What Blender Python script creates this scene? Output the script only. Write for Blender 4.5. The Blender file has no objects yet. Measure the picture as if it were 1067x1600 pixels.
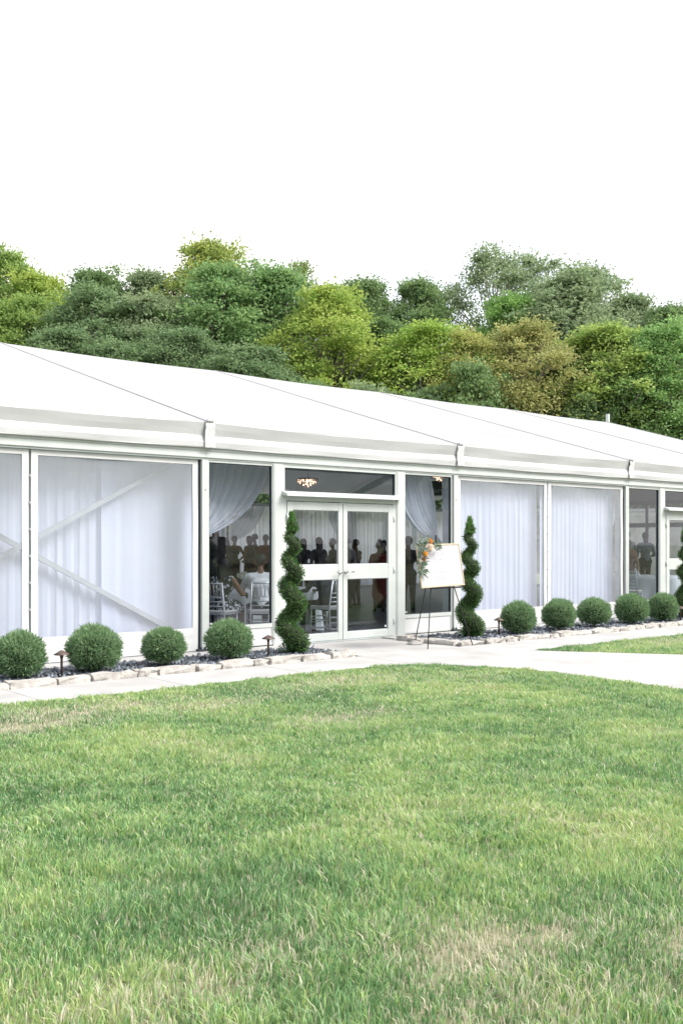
import bpy, bmesh, math, random
import numpy as np
from mathutils import Vector, Matrix, Quaternion
R = math.radians
PI = math.pi
sc = bpy.context.scene
C = sc.collection

# ------------------------------------------------------------------ camera
YAW = R(39.8)
CAM = Vector((-7.40, -11.87, 1.50))
cd = bpy.data.cameras.new('camera')
cam = bpy.data.objects.new('camera', cd)
C.objects.link(cam)
cam.location = CAM
cam.rotation_euler = (R(90), 0, -YAW)
cd.sensor_fit = 'AUTO'
cd.sensor_width = 36.0
cd.lens = 35.0
cd.shift_y = 50 / 1600
cd.clip_start = 0.05
cd.clip_end = 3000
sc.camera = cam

# ------------------------------------------------------------------ sky
SUN_EL = R(46)
SUN_ROT = R(143)
w = bpy.data.worlds.new('World')
sc.world = w
w.use_nodes = True
nt = w.node_tree
nt.nodes.clear()
N = nt.nodes.new
L = nt.links.new
sky = N('ShaderNodeTexSky')
sky.sky_type = 'NISHITA'
sky.sun_disc = False
sky.sun_elevation = SUN_EL
sky.sun_rotation = SUN_ROT
sky.air_density = 1.0
sky.dust_density = 4.0
tc = N('ShaderNodeTexCoord')
mp = N('ShaderNodeMapping')
mp.inputs['Scale'].default_value = (1.0, 1.0, 2.2)
mp.inputs['Location'].default_value = (0.35, 0.1, 0.2)
L(tc.outputs['Generated'], mp.inputs['Vector'])
nz = N('ShaderNodeTexNoise')
nz.inputs['Scale'].default_value = 2.6
nz.inputs['Detail'].default_value = 7
nz.inputs['Roughness'].default_value = 0.55
L(mp.outputs[0], nz.inputs['Vector'])
rp = N('ShaderNodeValToRGB')
rp.color_ramp.elements[0].position = 0.34
rp.color_ramp.elements[0].color = (0.40, 0.40, 0.40, 1)
rp.color_ramp.elements[1].position = 0.64
rp.color_ramp.elements[1].color = (1, 1, 1, 1)
L(nz.outputs['Fac'], rp.inputs['Fac'])
mx = N('ShaderNodeMix')
mx.data_type = 'RGBA'
mx.inputs[7].default_value = (5.30, 5.12, 5.06, 1)      # bright thin cloud
L(rp.outputs['Color'], mx.inputs[0])
L(sky.outputs['Color'], mx.inputs[6])
bg = N('ShaderNodeBackground')
bg.inputs['Strength'].default_value = 0.10
L(mx.outputs[2], bg.inputs['Color'])
wo = N('ShaderNodeOutputWorld')
L(bg.outputs[0], wo.inputs['Surface'])

# ------------------------------------------------------------------ sun, exposure
sd = bpy.data.lights.new('sun', 'SUN')
sd.energy = 1.5
sd.angle = R(28)
sd.color = (1.0, 0.96, 0.90)
sun = bpy.data.objects.new('sun', sd)
C.objects.link(sun)
S = Vector((math.sin(SUN_ROT) * math.cos(SUN_EL), math.cos(SUN_ROT) * math.cos(SUN_EL), math.sin(SUN_EL)))
sun.rotation_euler = S.to_track_quat('Z', 'Y').to_euler()
sun.location = S * 60

vs = sc.view_settings
vs.view_transform = 'Standard'
vs.look = 'None'
vs.exposure = 1.75
vs.gamma = 1.0
vs.use_curve_mapping = False
sc.render.engine = 'CYCLES'
cy = sc.cycles
cy.max_bounces = 10
cy.diffuse_bounces = 5
cy.glossy_bounces = 4
cy.transmission_bounces = 6
cy.transparent_max_bounces = 24
cy.use_denoising = True
cy.caustics_reflective = False
cy.caustics_refractive = False

# ------------------------------------------------------------------ materials
MATS = {}


def lin(c, k=1.0):
    return (min(c[0] * k, 1), min(c[1] * k, 1), min(c[2] * k, 1), 1)


def mat(name, col, rough=0.5, var=0.08, scale=6.0, bump=0.0, bscale=40.0, metal=0.0, spec=0.4, col2=None, transl=0.0):
    if name in MATS:
        return MATS[name]
    m = bpy.data.materials.new(name)
    m.use_nodes = True
    t = m.node_tree
    b = t.nodes['Principled BSDF']
    out = t.nodes['Material Output']
    b.inputs['Roughness'].default_value = rough
    b.inputs['Metallic'].default_value = metal
    b.inputs['Specular IOR Level'].default_value = spec
    co = t.nodes.new('ShaderNodeTexCoord')
    n = t.nodes.new('ShaderNodeTexNoise')
    n.inputs['Scale'].default_value = scale
    n.inputs['Detail'].default_value = 6
    t.links.new(co.outputs['Object'], n.inputs['Vector'])
    x = t.nodes.new('ShaderNodeMix')
    x.data_type = 'RGBA'
    x.inputs[6].default_value = lin(col, 1 - var)
    x.inputs[7].default_value = lin(col2, 1) if col2 else lin(col, 1 + var)
    cr = t.nodes.new('ShaderNodeValToRGB')
    cr.color_ramp.elements[0].position = 0.32
    cr.color_ramp.elements[1].position = 0.68
    t.links.new(n.outputs['Fac'], cr.inputs['Fac'])
    t.links.new(cr.outputs['Color'], x.inputs[0])
    t.links.new(x.outputs[2], b.inputs['Base Color'])
    if bump > 0:
        n2 = t.nodes.new('ShaderNodeTexNoise')
        n2.inputs['Scale'].default_value = bscale
        n2.inputs['Detail'].default_value = 5
        t.links.new(co.outputs['Object'], n2.inputs['Vector'])
        bp = t.nodes.new('ShaderNodeBump')
        bp.inputs['Strength'].default_value = bump
        bp.inputs['Distance'].default_value = 0.02
        t.links.new(n2.outputs['Fac'], bp.inputs['Height'])
        t.links.new(bp.outputs['Normal'], b.inputs['Normal'])
    if transl > 0:
        tr = t.nodes.new('ShaderNodeBsdfTranslucent')
        t.links.new(x.outputs[2], tr.inputs['Color'])
        ms = t.nodes.new('ShaderNodeMixShader')
        ms.inputs[0].default_value = transl
        t.links.new(b.outputs[0], ms.inputs[1])
        t.links.new(tr.outputs[0], ms.inputs[2])
        t.links.new(ms.outputs[0], out.inputs['Surface'])
    MATS[name] = m
    return m


def glass_mat(name, tint, rough, wrinkle=0.0, ior=1.5, wscale=(2.0, 2.0, 2.0), haze=0.0):
    m = bpy.data.materials.new(name)
    m.use_nodes = True
    t = m.node_tree
    t.nodes.clear()
    o = t.nodes.new('ShaderNodeOutputMaterial')
    tr = t.nodes.new('ShaderNodeBsdfTransparent')
    tr.inputs['Color'].default_value = (*tint, 1)
    gl = t.nodes.new('ShaderNodeBsdfGlossy')
    gl.inputs['Roughness'].default_value = rough
    # Schlick reflectance, the same from either side of the thin sheet
    f0 = ((ior - 1) / (ior + 1)) ** 2
    ge = t.nodes.new('ShaderNodeNewGeometry')
    fr = t.nodes.new('ShaderNodeVectorMath')
    fr.operation = 'DOT_PRODUCT'
    t.links.new(ge.outputs['Incoming'], fr.inputs[0])
    t.links.new(ge.outputs['Normal'], fr.inputs[1])

    def mth(op, a_, b_=None):
        q = t.nodes.new('ShaderNodeMath')
        q.operation = op
        for i_, v_ in enumerate((a_, b_)):
            if v_ is None:
                continue
            if isinstance(v_, (int, float)):
                q.inputs[i_].default_value = v_
            else:
                t.links.new(v_, q.inputs[i_])
        return q.outputs[0]
    sch = mth('ADD', mth('MULTIPLY', mth('POWER', mth('SUBTRACT', 1.0, mth('ABSOLUTE', fr.outputs['Value'])), 5.0), 1 - f0), f0)
    ms = t.nodes.new('ShaderNodeMixShader')
    t.links.new(sch, ms.inputs[0])
    last = tr
    if haze > 0:
        df = t.nodes.new('ShaderNodeBsdfDiffuse')
        df.inputs['Color'].default_value = (0.82, 0.86, 0.93, 1)
        hm = t.nodes.new('ShaderNodeMixShader')
        hm.inputs[0].default_value = haze
        t.links.new(tr.outputs[0], hm.inputs[1])
        t.links.new(df.outputs[0], hm.inputs[2])
        last = hm
    t.links.new(last.outputs[0], ms.inputs[1])
    t.links.new(gl.outputs[0], ms.inputs[2])
    t.links.new(ms.outputs[0], o.inputs['Surface'])
    if wrinkle > 0:
        co = t.nodes.new('ShaderNodeTexCoord')
        mpn = t.nodes.new('ShaderNodeMapping')
        mpn.inputs['Scale'].default_value = wscale
        t.links.new(co.outputs['Object'], mpn.inputs['Vector'])
        n = t.nodes.new('ShaderNodeTexNoise')
        n.inputs['Scale'].default_value = 2.5
        n.inputs['Detail'].default_value = 3
        n.inputs['Distortion'].default_value = 1.2
        t.links.new(mpn.outputs[0], n.inputs['Vector'])
        bp = t.nodes.new('ShaderNodeBump')
        bp.inputs['Strength'].default_value = wrinkle
        bp.inputs['Distance'].default_value = 0.05
        t.links.new(n.outputs['Fac'], bp.inputs['Height'])
        t.links.new(bp.outputs['Normal'], gl.inputs['Normal'])
    MATS[name] = m
    return m


def sheer_mat(name, col, alpha, transl):
    m = bpy.data.materials.new(name)
    m.use_nodes = True
    t = m.node_tree
    t.nodes.clear()
    o = t.nodes.new('ShaderNodeOutputMaterial')
    d = t.nodes.new('ShaderNodeBsdfDiffuse')
    d.inputs['Color'].default_value = (*col, 1)
    tl = t.nodes.new('ShaderNodeBsdfTranslucent')
    tl.inputs['Color'].default_value = (*col, 1)
    a = t.nodes.new('ShaderNodeMixShader')
    a.inputs[0].default_value = transl
    t.links.new(d.outputs[0], a.inputs[1])
    t.links.new(tl.outputs[0], a.inputs[2])
    tp = t.nodes.new('ShaderNodeBsdfTransparent')
    b = t.nodes.new('ShaderNodeMixShader')
    b.inputs[0].default_value = alpha
    t.links.new(tp.outputs[0], b.inputs[1])
    t.links.new(a.outputs[0], b.inputs[2])
    t.links.new(b.outputs[0], o.inputs['Surface'])
    MATS[name] = m
    return m


def leaf_mat(name, ca, cb, transl=0.48, rough=0.55, attr='tint', spec=0.25):
    """two leaf colours mixed by a per-leaf attribute"""
    m = bpy.data.materials.new(name)
    m.use_nodes = True
    t = m.node_tree
    b = t.nodes['Principled BSDF']
    out = t.nodes['Material Output']
    b.inputs['Roughness'].default_value = rough
    b.inputs['Specular IOR Level'].default_value = spec
    at = t.nodes.new('ShaderNodeAttribute')
    at.attribute_name = attr
    x = t.nodes.new('ShaderNodeMix')
    x.data_type = 'RGBA'
    x.inputs[6].default_value = (*ca, 1)
    x.inputs[7].default_value = (*cb, 1)
    t.links.new(at.outputs['Fac'], x.inputs[0])
    t.links.new(x.outputs[2], b.inputs['Base Color'])
    tr = t.nodes.new('ShaderNodeBsdfTranslucent')
    t.links.new(x.outputs[2], tr.inputs['Color'])
    ms = t.nodes.new('ShaderNodeMixShader')
    ms.inputs[0].default_value = transl
    t.links.new(b.outputs[0], ms.inputs[1])
    t.links.new(tr.outputs[0], ms.inputs[2])
    t.links.new(ms.outputs[0], out.inputs['Surface'])
    MATS[name] = m
    return m


WHITE = mat('pvc_white', (0.60, 0.61, 0.62), 0.45, 0.03, 1.2, 0.10, 6)
ROOF = mat('roof_fabric', (0.375, 0.384, 0.393), 0.5, 0.05, 0.6, 0.15, 1.4, transl=0.12)
VALANCE = mat('valance_fabric', (0.45, 0.462, 0.472), 0.45, 0.04, 1.5, 0.12, 9)
ALU = mat('white_aluminium', (0.50, 0.535, 0.53), 0.38, 0.05, 3.0, 0.03, 60, spec=0.5)
ALU2 = mat('bare_aluminium', (0.50, 0.55, 0.56), 0.35, 0.08, 8.0, 0.03, 60, metal=0.25)
BRACE = mat('grey_brace', (0.36, 0.40, 0.41), 0.4, 0.06, 5)
GASKET = mat('dark_gasket', (0.03, 0.04, 0.05), 0.6)
SEAM = mat('grey_seam', (0.42, 0.44, 0.46), 0.5)
ROOFSEAM = mat('roof_seam_strip', (0.29, 0.295, 0.305), 0.6, 0.05)
STEEL = mat('steel', (0.55, 0.56, 0.57), 0.25, 0.05, 20, metal=1.0)
BLACK = mat('black_metal', (0.018, 0.018, 0.02), 0.45)
GLASS = glass_mat('glass', (0.90, 0.925, 0.96), 0.005)
VINYL = glass_mat('clear_vinyl', (0.90, 0.92, 0.97), 0.06, wrinkle=0.35, wscale=(1.0, 1.0, 2.5), haze=0.20)
VINYL2 = glass_mat('clear_vinyl_far', (0.97, 0.97, 0.98), 0.06)
SHEER = sheer_mat('sheer_curtain', (0.77, 0.825, 0.955), 0.95, 0.33)
SHEER2 = sheer_mat('sheer_swag', (0.90, 0.915, 0.95), 0.90, 0.35)
SHEER3 = sheer_mat('sheer_backlit', (0.95, 0.955, 1.0), 0.96, 0.88)
CONC = mat('concrete', (0.385, 0.385, 0.38), 0.85, 0.13, 1.6, 0.2, 90)
SLABM = mat('foundation_concrete', (0.37, 0.37, 0.365), 0.85, 0.10, 3, 0.2, 60)
STONE = mat('limestone', (0.37, 0.35, 0.325), 0.9, 0.16, 9, 0.8, 30, col2=(0.47, 0.455, 0.43))
SLATE = mat('slate_chips', (0.045, 0.055, 0.07), 0.45, 0.5, 3.0, 0.2, 50, col2=(0.15, 0.17, 0.20))
SOIL = mat('bed_soil', (0.05, 0.05, 0.055), 0.9, 0.3, 8, 0.4, 30)
FLOOR = mat('tent_floor', (0.13, 0.14, 0.145), 0.35, 0.15, 2.0, 0.05, 20)
LAWN = mat('lawn_ground', (0.145, 0.185, 0.085), 0.95, 0.3, 3.0, 0.6, 60, col2=(0.23, 0.235, 0.135))
HILL = mat('forest_floor', (0.025, 0.03, 0.015), 0.95, 0.4, 0.5)
BARK = mat('bark', (0.16, 0.14, 0.12), 0.9, 0.3, 6, 0.6, 20, col2=(0.30, 0.27, 0.24))
BRONZE = mat('bronze_lamp', (0.10, 0.075, 0.065), 0.5, 0.2, 20, metal=0.3)
GOLD = mat('gold_frame', (0.50, 0.43, 0.31), 0.35, 0.08, 20, metal=0.35)
BOARD = mat('white_board', (0.44, 0.44, 0.475), 0.35, 0.01)
INK = mat('pale_ink', (0.405, 0.405, 0.44), 0.5, 0.02)
CHAIRM = mat('silver_chair', (0.55, 0.57, 0.58), 0.35, 0.05, metal=0.4)
LINEN = mat('table_linen', (0.66, 0.70, 0.71), 0.8, 0.05, 2)
CUSH = mat('ivory_cushion', (0.65, 0.64, 0.60), 0.8)


# ------------------------------------------------------------------ mesh helpers
class MB:
    def __init__(s):
        s.v = []
        s.f = []
        s.m = []

    def add(s, vs_, fs, mi=0):
        o = len(s.v)
        s.v += [tuple(p) for p in vs_]
        s.f += [tuple(i + o for i in f) for f in fs]
        s.m += [mi] * len(fs)
        return s

    def box(s, x0, x1, y0, y1, z0, z1, mi=0):
        return s.add([(x0, y0, z0), (x1, y0, z0), (x1, y1, z0), (x0, y1, z0), (x0, y0, z1), (x1, y0, z1), (x1, y1, z1), (x0, y1, z1)],
                     [(0, 3, 2, 1), (4, 5, 6, 7), (0, 1, 5, 4), (1, 2, 6, 5), (2, 3, 7, 6), (3, 0, 4, 7)], mi)

    def tube(s, pts, rad, n=8, mi=0, cap=True):
        pts = [Vector(p) for p in pts]
        if not hasattr(rad, '__len__'):
            rad = [rad] * len(pts)
        vs_, fs = [], []
        up = None
        for i, p in enumerate(pts):
            a = pts[max(i - 1, 0)]
            b = pts[min(i + 1, len(pts) - 1)]
            d = (b - a)
            d = d.normalized() if d.length > 1e-9 else Vector((0, 0, 1))
            if up is None:
                up = d.orthogonal().normalized()
            else:
                up = (up - d * up.dot(d))
                up = up.normalized() if up.length > 1e-6 else d.orthogonal().normalized()
            sd_ = d.cross(up)
            for k in range(n):
                an = 2 * PI * k / n
                vs_.append(p + (up * math.cos(an) + sd_ * math.sin(an)) * rad[i])
        for i in range(len(pts) - 1):
            for k in range(n):
                k2 = (k + 1) % n
                fs.append((i * n + k, i * n + k2, (i + 1) * n + k2, (i + 1) * n + k))
        if cap:
            fs.append(tuple(range(n - 1, -1, -1)))
            fs.append(tuple((len(pts) - 1) * n + k for k in range(n)))
        return s.add(vs_, fs, mi)

    def bar(s, a, b, wd, hd, mi=0):
        """rectangular bar from a to b"""
        a, b = Vector(a), Vector(b)
        d = (b - a).normalized()
        u = Vector((0, 1, 0)) if abs(d.y) < 0.9 else Vector((1, 0, 0))
        u = (u - d * u.dot(d)).normalized()
        v = d.cross(u)
        P = []
        for p in (a, b):
            for (i, j) in ((-1, -1), (1, -1), (1, 1), (-1, 1)):
                P.append(p + u * i * wd / 2 + v * j * hd / 2)
        return s.add(P, [(0, 1, 2, 3), (7, 6, 5, 4), (0, 4, 5, 1), (1, 5, 6, 2), (2, 6, 7, 3), (3, 7, 4, 0)], mi)

    def lathe(s, prof, n=14, c=(0, 0, 0), mi=0):
        vs_, fs = [], []
        for (r_, z) in prof:
            for k in range(n):
                a = 2 * PI * k / n
                vs_.append((c[0] + r_ * math.cos(a), c[1] + r_ * math.sin(a), c[2] + z))
        for i in range(len(prof) - 1):
            for k in range(n):
                k2 = (k + 1) % n
                fs.append((i * n + k, i * n + k2, (i + 1) * n + k2, (i + 1) * n + k))
        if prof[0][0] > 1e-4:
            fs.append(tuple(range(n - 1, -1, -1)))
        if prof[-1][0] > 1e-4:
            fs.append(tuple((len(prof) - 1) * n + k for k in range(n)))
        return s.add(vs_, fs, mi)

    def grid(s, fn, nu, nv, mi=0):
        vs_ = [fn(i / nu, j / nv) for j in range(nv + 1) for i in range(nu + 1)]
        fs = [(j * (nu + 1) + i, j * (nu + 1) + i + 1, (j + 1) * (nu + 1) + i + 1, (j + 1) * (nu + 1) + i) for j in range(nv) for i in range(nu)]
        return s.add(vs_, fs, mi)

    def ball(s, c, r_, n=10, m=7, sx=1, sy=1, sz=1, mi=0):
        prof = []
        vs_, fs = [], []
        for j in range(m + 1):
            th = PI * j / m
            for k in range(n):
                a = 2 * PI * k / n
                vs_.append((c[0] + r_ * sx * math.sin(th) * math.cos(a), c[1] + r_ * sy * math.sin(th) * math.sin(a), c[2] - r_ * sz * math.cos(th)))
        for j in range(m):
            for k in range(n):
                k2 = (k + 1) % n
                fs.append((j * n + k, j * n + k2, (j + 1) * n + k2, (j + 1) * n + k))
        return s.add(vs_, fs, mi)

    def mesh(s, name, mats, smooth=False):
        me = bpy.data.meshes.new(name)
        me.from_pydata(s.v, [], s.f)
        for m_ in (mats if isinstance(mats, (list, tuple)) else [mats]):
            me.materials.append(m_)
        if any(s.m):
            me.polygons.foreach_set('material_index', s.m)
        if smooth:
            me.polygons.foreach_set('use_smooth', [True] * len(me.polygons))
        me.update()
        return me

    def build(s, name, mats, parent=None, smooth=False, loc=None):
        o = bpy.data.objects.new(name, s.mesh(name, mats, smooth))
        C.objects.link(o)
        if parent:
            o.parent = parent
        if loc is not None:
            o.location = loc
        return o


def bevel(o, wd=0.004, seg=2):
    m = o.modifiers.new('bevel', 'BEVEL')
    m.width = wd
    m.segments = seg
    m.limit_method = 'ANGLE'
    return o


def np_mesh(name, verts, faces_flat, sizes, mats, tint=None, smooth=False):
    """verts (n,3), flat loop vertex indices, polygon sizes (array)"""
    me = bpy.data.meshes.new(name)
    me.vertices.add(len(verts))
    me.vertices.foreach_set('co', np.ascontiguousarray(verts, dtype=np.float32).ravel())
    me.loops.add(len(faces_flat))
    me.loops.foreach_set('vertex_index', np.ascontiguousarray(faces_flat, dtype=np.int32))
    me.polygons.add(len(sizes))
    st = np.zeros(len(sizes), dtype=np.int32)
    st[1:] = np.cumsum(sizes)[:-1]
    me.polygons.foreach_set('loop_start', st)
    me.polygons.foreach_set('loop_total', np.asarray(sizes, dtype=np.int32))
    if smooth:
        me.polygons.foreach_set('use_smooth', np.ones(len(sizes), dtype=bool))
    for m_ in mats:
        me.materials.append(m_)
    me.update(calc_edges=True)
    if tint is not None:
        a = me.attributes.new('tint', 'FLOAT', 'POINT')
        a.data.foreach_set('value', np.ascontiguousarray(tint, dtype=np.float32))
    return me


def tag(o, label=None, cat=None, group=None, kind=None):
    if label:
        o['label'] = label
    if cat:
        o['category'] = cat
    if group:
        o['group'] = group
    if kind:
        o['kind'] = kind
    return o


def thing(name, label, cat, loc=(0, 0, 0), rz=0, group=None):
    o = bpy.data.objects.new(name, None)
    o.empty_display_size = 0.2
    C.objects.link(o)
    o.location = loc
    o.rotation_euler = (0, 0, rz)
    return tag(o, label, cat, group)


def put(name, me, parent=None, loc=(0, 0, 0)):
    o = bpy.data.objects.new(name, me)
    C.objects.link(o)
    o.parent = parent
    o.location = loc
    return o


def copy_tree(o, parent=None):
    c = o.copy()
    C.objects.link(c)
    c.parent = parent
    for ch in list(o.children):
        copy_tree(ch, c)
    return c


def value_noise(x, y, freq, seed):
    rg = np.random.default_rng(seed)
    g = rg.random((64, 64))
    fx = x * freq + 1000.0
    fy = y * freq + 1000.0
    ix = np.floor(fx).astype(int)
    iy = np.floor(fy).astype(int)
    tx = fx - ix
    ty = fy - iy
    tx = tx * tx * (3 - 2 * tx)
    ty = ty * ty * (3 - 2 * ty)
    a = g[ix % 64, iy % 64]
    b = g[(ix + 1) % 64, iy % 64]
    c = g[ix % 64, (iy + 1) % 64]
    d = g[(ix + 1) % 64, (iy + 1) % 64]
    return (a * (1 - tx) + b * tx) * (1 - ty) + (c * (1 - tx) + d * tx) * ty


# ================================================================== SETTING
# ground sheet to the horizon
g = MB()
g.grid(lambda u, v: (-900 + 1800 * u, -900 + 1800 * v, -0.030), 12, 12)
tag(g.build('lawn', LAWN), kind='structure')

# wooded rise behind the tent (runs square to the tent's diagonal)
WOOD = 1.35
FX, FY = math.sin(YAW), math.cos(YAW)
RX, RY = math.cos(YAW), -math.sin(YAW)


def hill_z(x, y):
    d = (x - CAM.x) * FX + (y - CAM.y) * FY
    return 0.2 * max(0.0, d - 39.0 * WOOD)


g = MB()


def hill_pt(u, v):
    f_ = 51.0 + 90 * v
    r_ = -120 + 240 * u
    x = CAM.x + FX * f_ + RX * r_
    y = CAM.y + FY * f_ + RY * r_
    return (x, y, hill_z(x, y) - 0.12 + 0.1 * math.sin(x * 0.7) * math.cos(y * 0.6) * min(1, v * 4))


g.grid(hill_pt, 40, 16)
tag(g.build('hillside', HILL, smooth=True), kind='structure')

# paving: separate concrete slabs with narrow joints
path = tag(MB().build('path', CONC), kind='structure')


def slab(poly, z=0.0, th=0.10, name='slab'):
    b = MB()
    n = len(poly)
    b.v = [(x, y, z) for x, y in poly] + [(x, y, z - th) for x, y in poly]
    b.f = [tuple(range(n)), tuple(range(2 * n - 1, n - 1, -1))] + [(i, i + n, (i + 1) % n + n, (i + 1) % n) for i in range(n)]
    b.m = [0] * len(b.f)
    return bevel(b.build(name, CONC, path), 0.006, 1)


J = 0.003
x = -19.5
while x < 1.3:
    slab([(x + J, -2.74), (x + 1.6 - J, -2.74), (x + 1.6 - J, -1.80), (x + J, -1.80)])
    x += 1.6
slab([(1.35, -1.72), (3.22, -1.72), (3.22, -0.06), (1.35, -0.06)])
x = 3.7
while x < 30:
    slab([(x + J, -2.74), (x + 1.6 - J, -2.74), (x + 1.6 - J, -1.80), (x + J, -1.80)])
    x += 1.6
slab([(1.3 + J, -2.74), (3.7 - J, -2.74), (3.7 - J, -1.80), (3.22, -1.80), (3.22, -1.726), (1.35, -1.726), (1.35, -1.80), (1.3 + J, -1.80)])
# branch path sweeping away from the doors towards the lawn
L1 = [(1.05, -2.80), (1.45, -3.10), (1.75, -3.55), (1.93, -4.1), (1.98, -4.8), (1.92, -5.6), (1.82, -6.6), (1.7, -8), (1.6, -11), (1.5, -16), (1.5, -30)]
L2 = [(3.62, -2.747), (4.2, -3.60), (4.79, -4.47), (5.5, -5.7), (6.1, -7.2), (6.4, -9), (6.5, -12), (6.5, -16), (6.5, -30)]
slab([(1.05, -2.747)] + L1 + L2[::-1])

LAWN1 = [(-60, -2.75), (0.6, -2.75)] + L1[:-1] + [(1.5, -16), (-60, -16)]
LAWN2 = [(3.70, -2.76), (30, -2.76), (30, -16)] + L2[7:0:-1]

# tent floor and its foundation edge
b = MB().box(-25.0, 20.0, -0.05, 15.05, -0.12, 0.004)
tag(b.build('floor', FLOOR), kind='structure')
b = MB().box(-25.3, 1.33, -0.50, -0.055, -0.15, 0.016)
tag(b.build('foundation_strip', SLABM), kind='structure')
b = MB().box(3.26, 20.3, -0.36, -0.055, -0.15, 0.016)
tag(b.build('foundation_strip', SLABM), kind='structure')

# planting beds
for (x0, x1, y0) in ((-20, 1.33, -0.505), (3.26, 20.3, -0.365)):
    b = MB().box(x0, x1, -1.70, y0, -0.10, -0.010)
    tag(b.build('planting_bed', SOIL), kind='structure')


def pip(px, py, poly):
    ins = np.zeros(len(px), dtype=bool)
    n = len(poly)
    for i in range(n):
        x1, y1 = poly[i]
        x2, y2 = poly[(i + 1) % n]
        c = ((y1 > py) != (y2 > py)) & (px < (x2 - x1) * (py - y1) / ((y2 - y1) + 1e-12) + x1)
        ins ^= c
    return ins


# ================================================================== GRASS (stuff)
def grass():
    rg = np.random.default_rng(11)
    P = []
    for (d0, d1, rho) in ((2.1, 4.0, 9500), (4.0, 6.5, 8000), (6.5, 9.5, 6500), (9.5, 13.5, 5600), (13.5, 21, 3600)):
        wmax = 0.40 * d1 + 3.2
        n = int((d1 - d0) * 2 * wmax * rho)
        d = rg.uniform(d0, d1, n)
        r_ = rg.uniform(-wmax, wmax, n)
        k = (np.abs(r_) < 0.37 * d + 0.9) | ((np.abs(r_) < 0.40 * d + 3.2) & (rg.random(n) < 0.42))
        d, r_ = d[k], r_[k]
        px = CAM.x + FX * d + RX * r_
        py = CAM.y + FY * d + RY * r_
        k = pip(px, py, LAWN1) | pip(px, py, LAWN2)
        P.append(np.stack([px[k], py[k], d[k]], 1))
    P = np.concatenate(P)
    x, y, d = P.T
    tuft = 0.55 * value_noise(x, y, 5.5, 1) + 0.45 * value_noise(x, y, 13, 2)
    big = value_noise(x, y, 0.8, 3) * 0.6 + value_noise(x, y, 2.3, 4) * 0.4
    dry = np.zeros(len(x))
    for (cx, cy_, rx, ry, a) in ((-4.62, -9.35, .32, .22, 1.0), (-4.30, -9.45, .25, .16, .9), (-4.9, -9.75, .3, .2, .7), (-3.55, -3.45, 1.0, .3, .8), (-4.3, -3.85, .8, .3, .85),
                                 (-1.85, -5.2, .5, .25, .7), (-2.3, -3.9, .9, .25, .5), (-0.4, -3.5, .9, .35, .5), (-5.6, -8.9, .5, .25, .35), (-4.0, -9.9, .5, .25, .6), (0.9, -4.1, .5, .4, .35), (7.0, -3.3, 1.2, .3, .6)):
        q = ((x - cx) / rx) ** 2 + ((y - cy_) / ry) ** 2
        dry = np.maximum(dry, a * np.exp(-q * 0.9))
    dry = np.clip(dry * (0.45 + 1.1 * value_noise(x, y, 7, 9)) + np.clip((big - 0.62) * 1.6, 0, 0.5) * value_noise(x, y, 4, 10), 0, 1)
    keep = rg.random(len(x)) > dry * 0.62 + np.clip(0.34 - tuft, 0, 0.2)
    x, y, d, tuft, big, dry = [a[keep] for a in (x, y, d, tuft, big, dry)]
    n = len(x)
    h = 0.80 * (0.022 + 0.050 * np.clip(tuft * 1.7 - 0.38, 0, 1) ** 1.2) * rg.uniform(0.55, 1.35, n) * (1 - 0.40 * dry) * (0.9 + 0.25 * (big - 0.5))
    wd = np.where(d < 5, 0.0024, np.where(d < 9, 0.0034, 0.0048)) * rg.uniform(0.7, 1.4, n)
    az = rg.uniform(0, 2 * PI, n)
    flow = value_noise(x, y, 3.0, 6) * 4 * PI
    lean_az = np.where(rg.random(n) < 0.22, flow, rg.uniform(0, 2 * PI, n))
    lean = h * rg.uniform(0.25, 1.35, n) * (1 + 0.4 * dry)
    lx, ly = np.cos(lean_az) * lean, np.sin(lean_az) * lean
    sx, sy = np.cos(az) * wd, np.sin(az) * wd
    z0 = np.full(n, -0.034)
    V = np.empty((n, 5, 3), dtype=np.float32)
    V[:, 0] = np.stack([x - sx, y - sy, z0], 1)
    V[:, 1] = np.stack([x + sx, y + sy, z0], 1)
    V[:, 2] = np.stack([x + sx * .8 + lx * .35, y + sy * .8 + ly * .35, z0 + h * .62 + .03 * .62], 1)
    V[:, 3] = np.stack([x - sx * .8 + lx * .35, y - sy * .8 + ly * .35, z0 + h * .62 + .03 * .62], 1)
    V[:, 4] = np.stack([x + lx, y + ly, z0 + h + 0.02], 1)
    idx = np.arange(n)[:, None] * 5
    F = np.concatenate([idx + np.array([[0, 1, 2, 3]]), idx + np.array([[3, 2, 4]])], 1).ravel()
    sizes = np.tile([4, 3], n)
    t = rg.normal(0, 0.23, n) + 0.31 + (big - 0.5) * 0.75 + (tuft - 0.5) * 0.35 + (value_noise(x, y, 1.7, 21) - 0.5) * 0.25
    t = np.clip(t, 0.0, 0.66)
    isdry = rg.random(n) < np.clip(0.085 + dry * 0.80, 0, 1)
    t = np.where(isdry, rg.uniform(0.74, 1.0, n), t)
    me = np_mesh('grass', V.reshape(-1, 3), F, sizes, [], np.repeat(t, 5))
    return me


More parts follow.
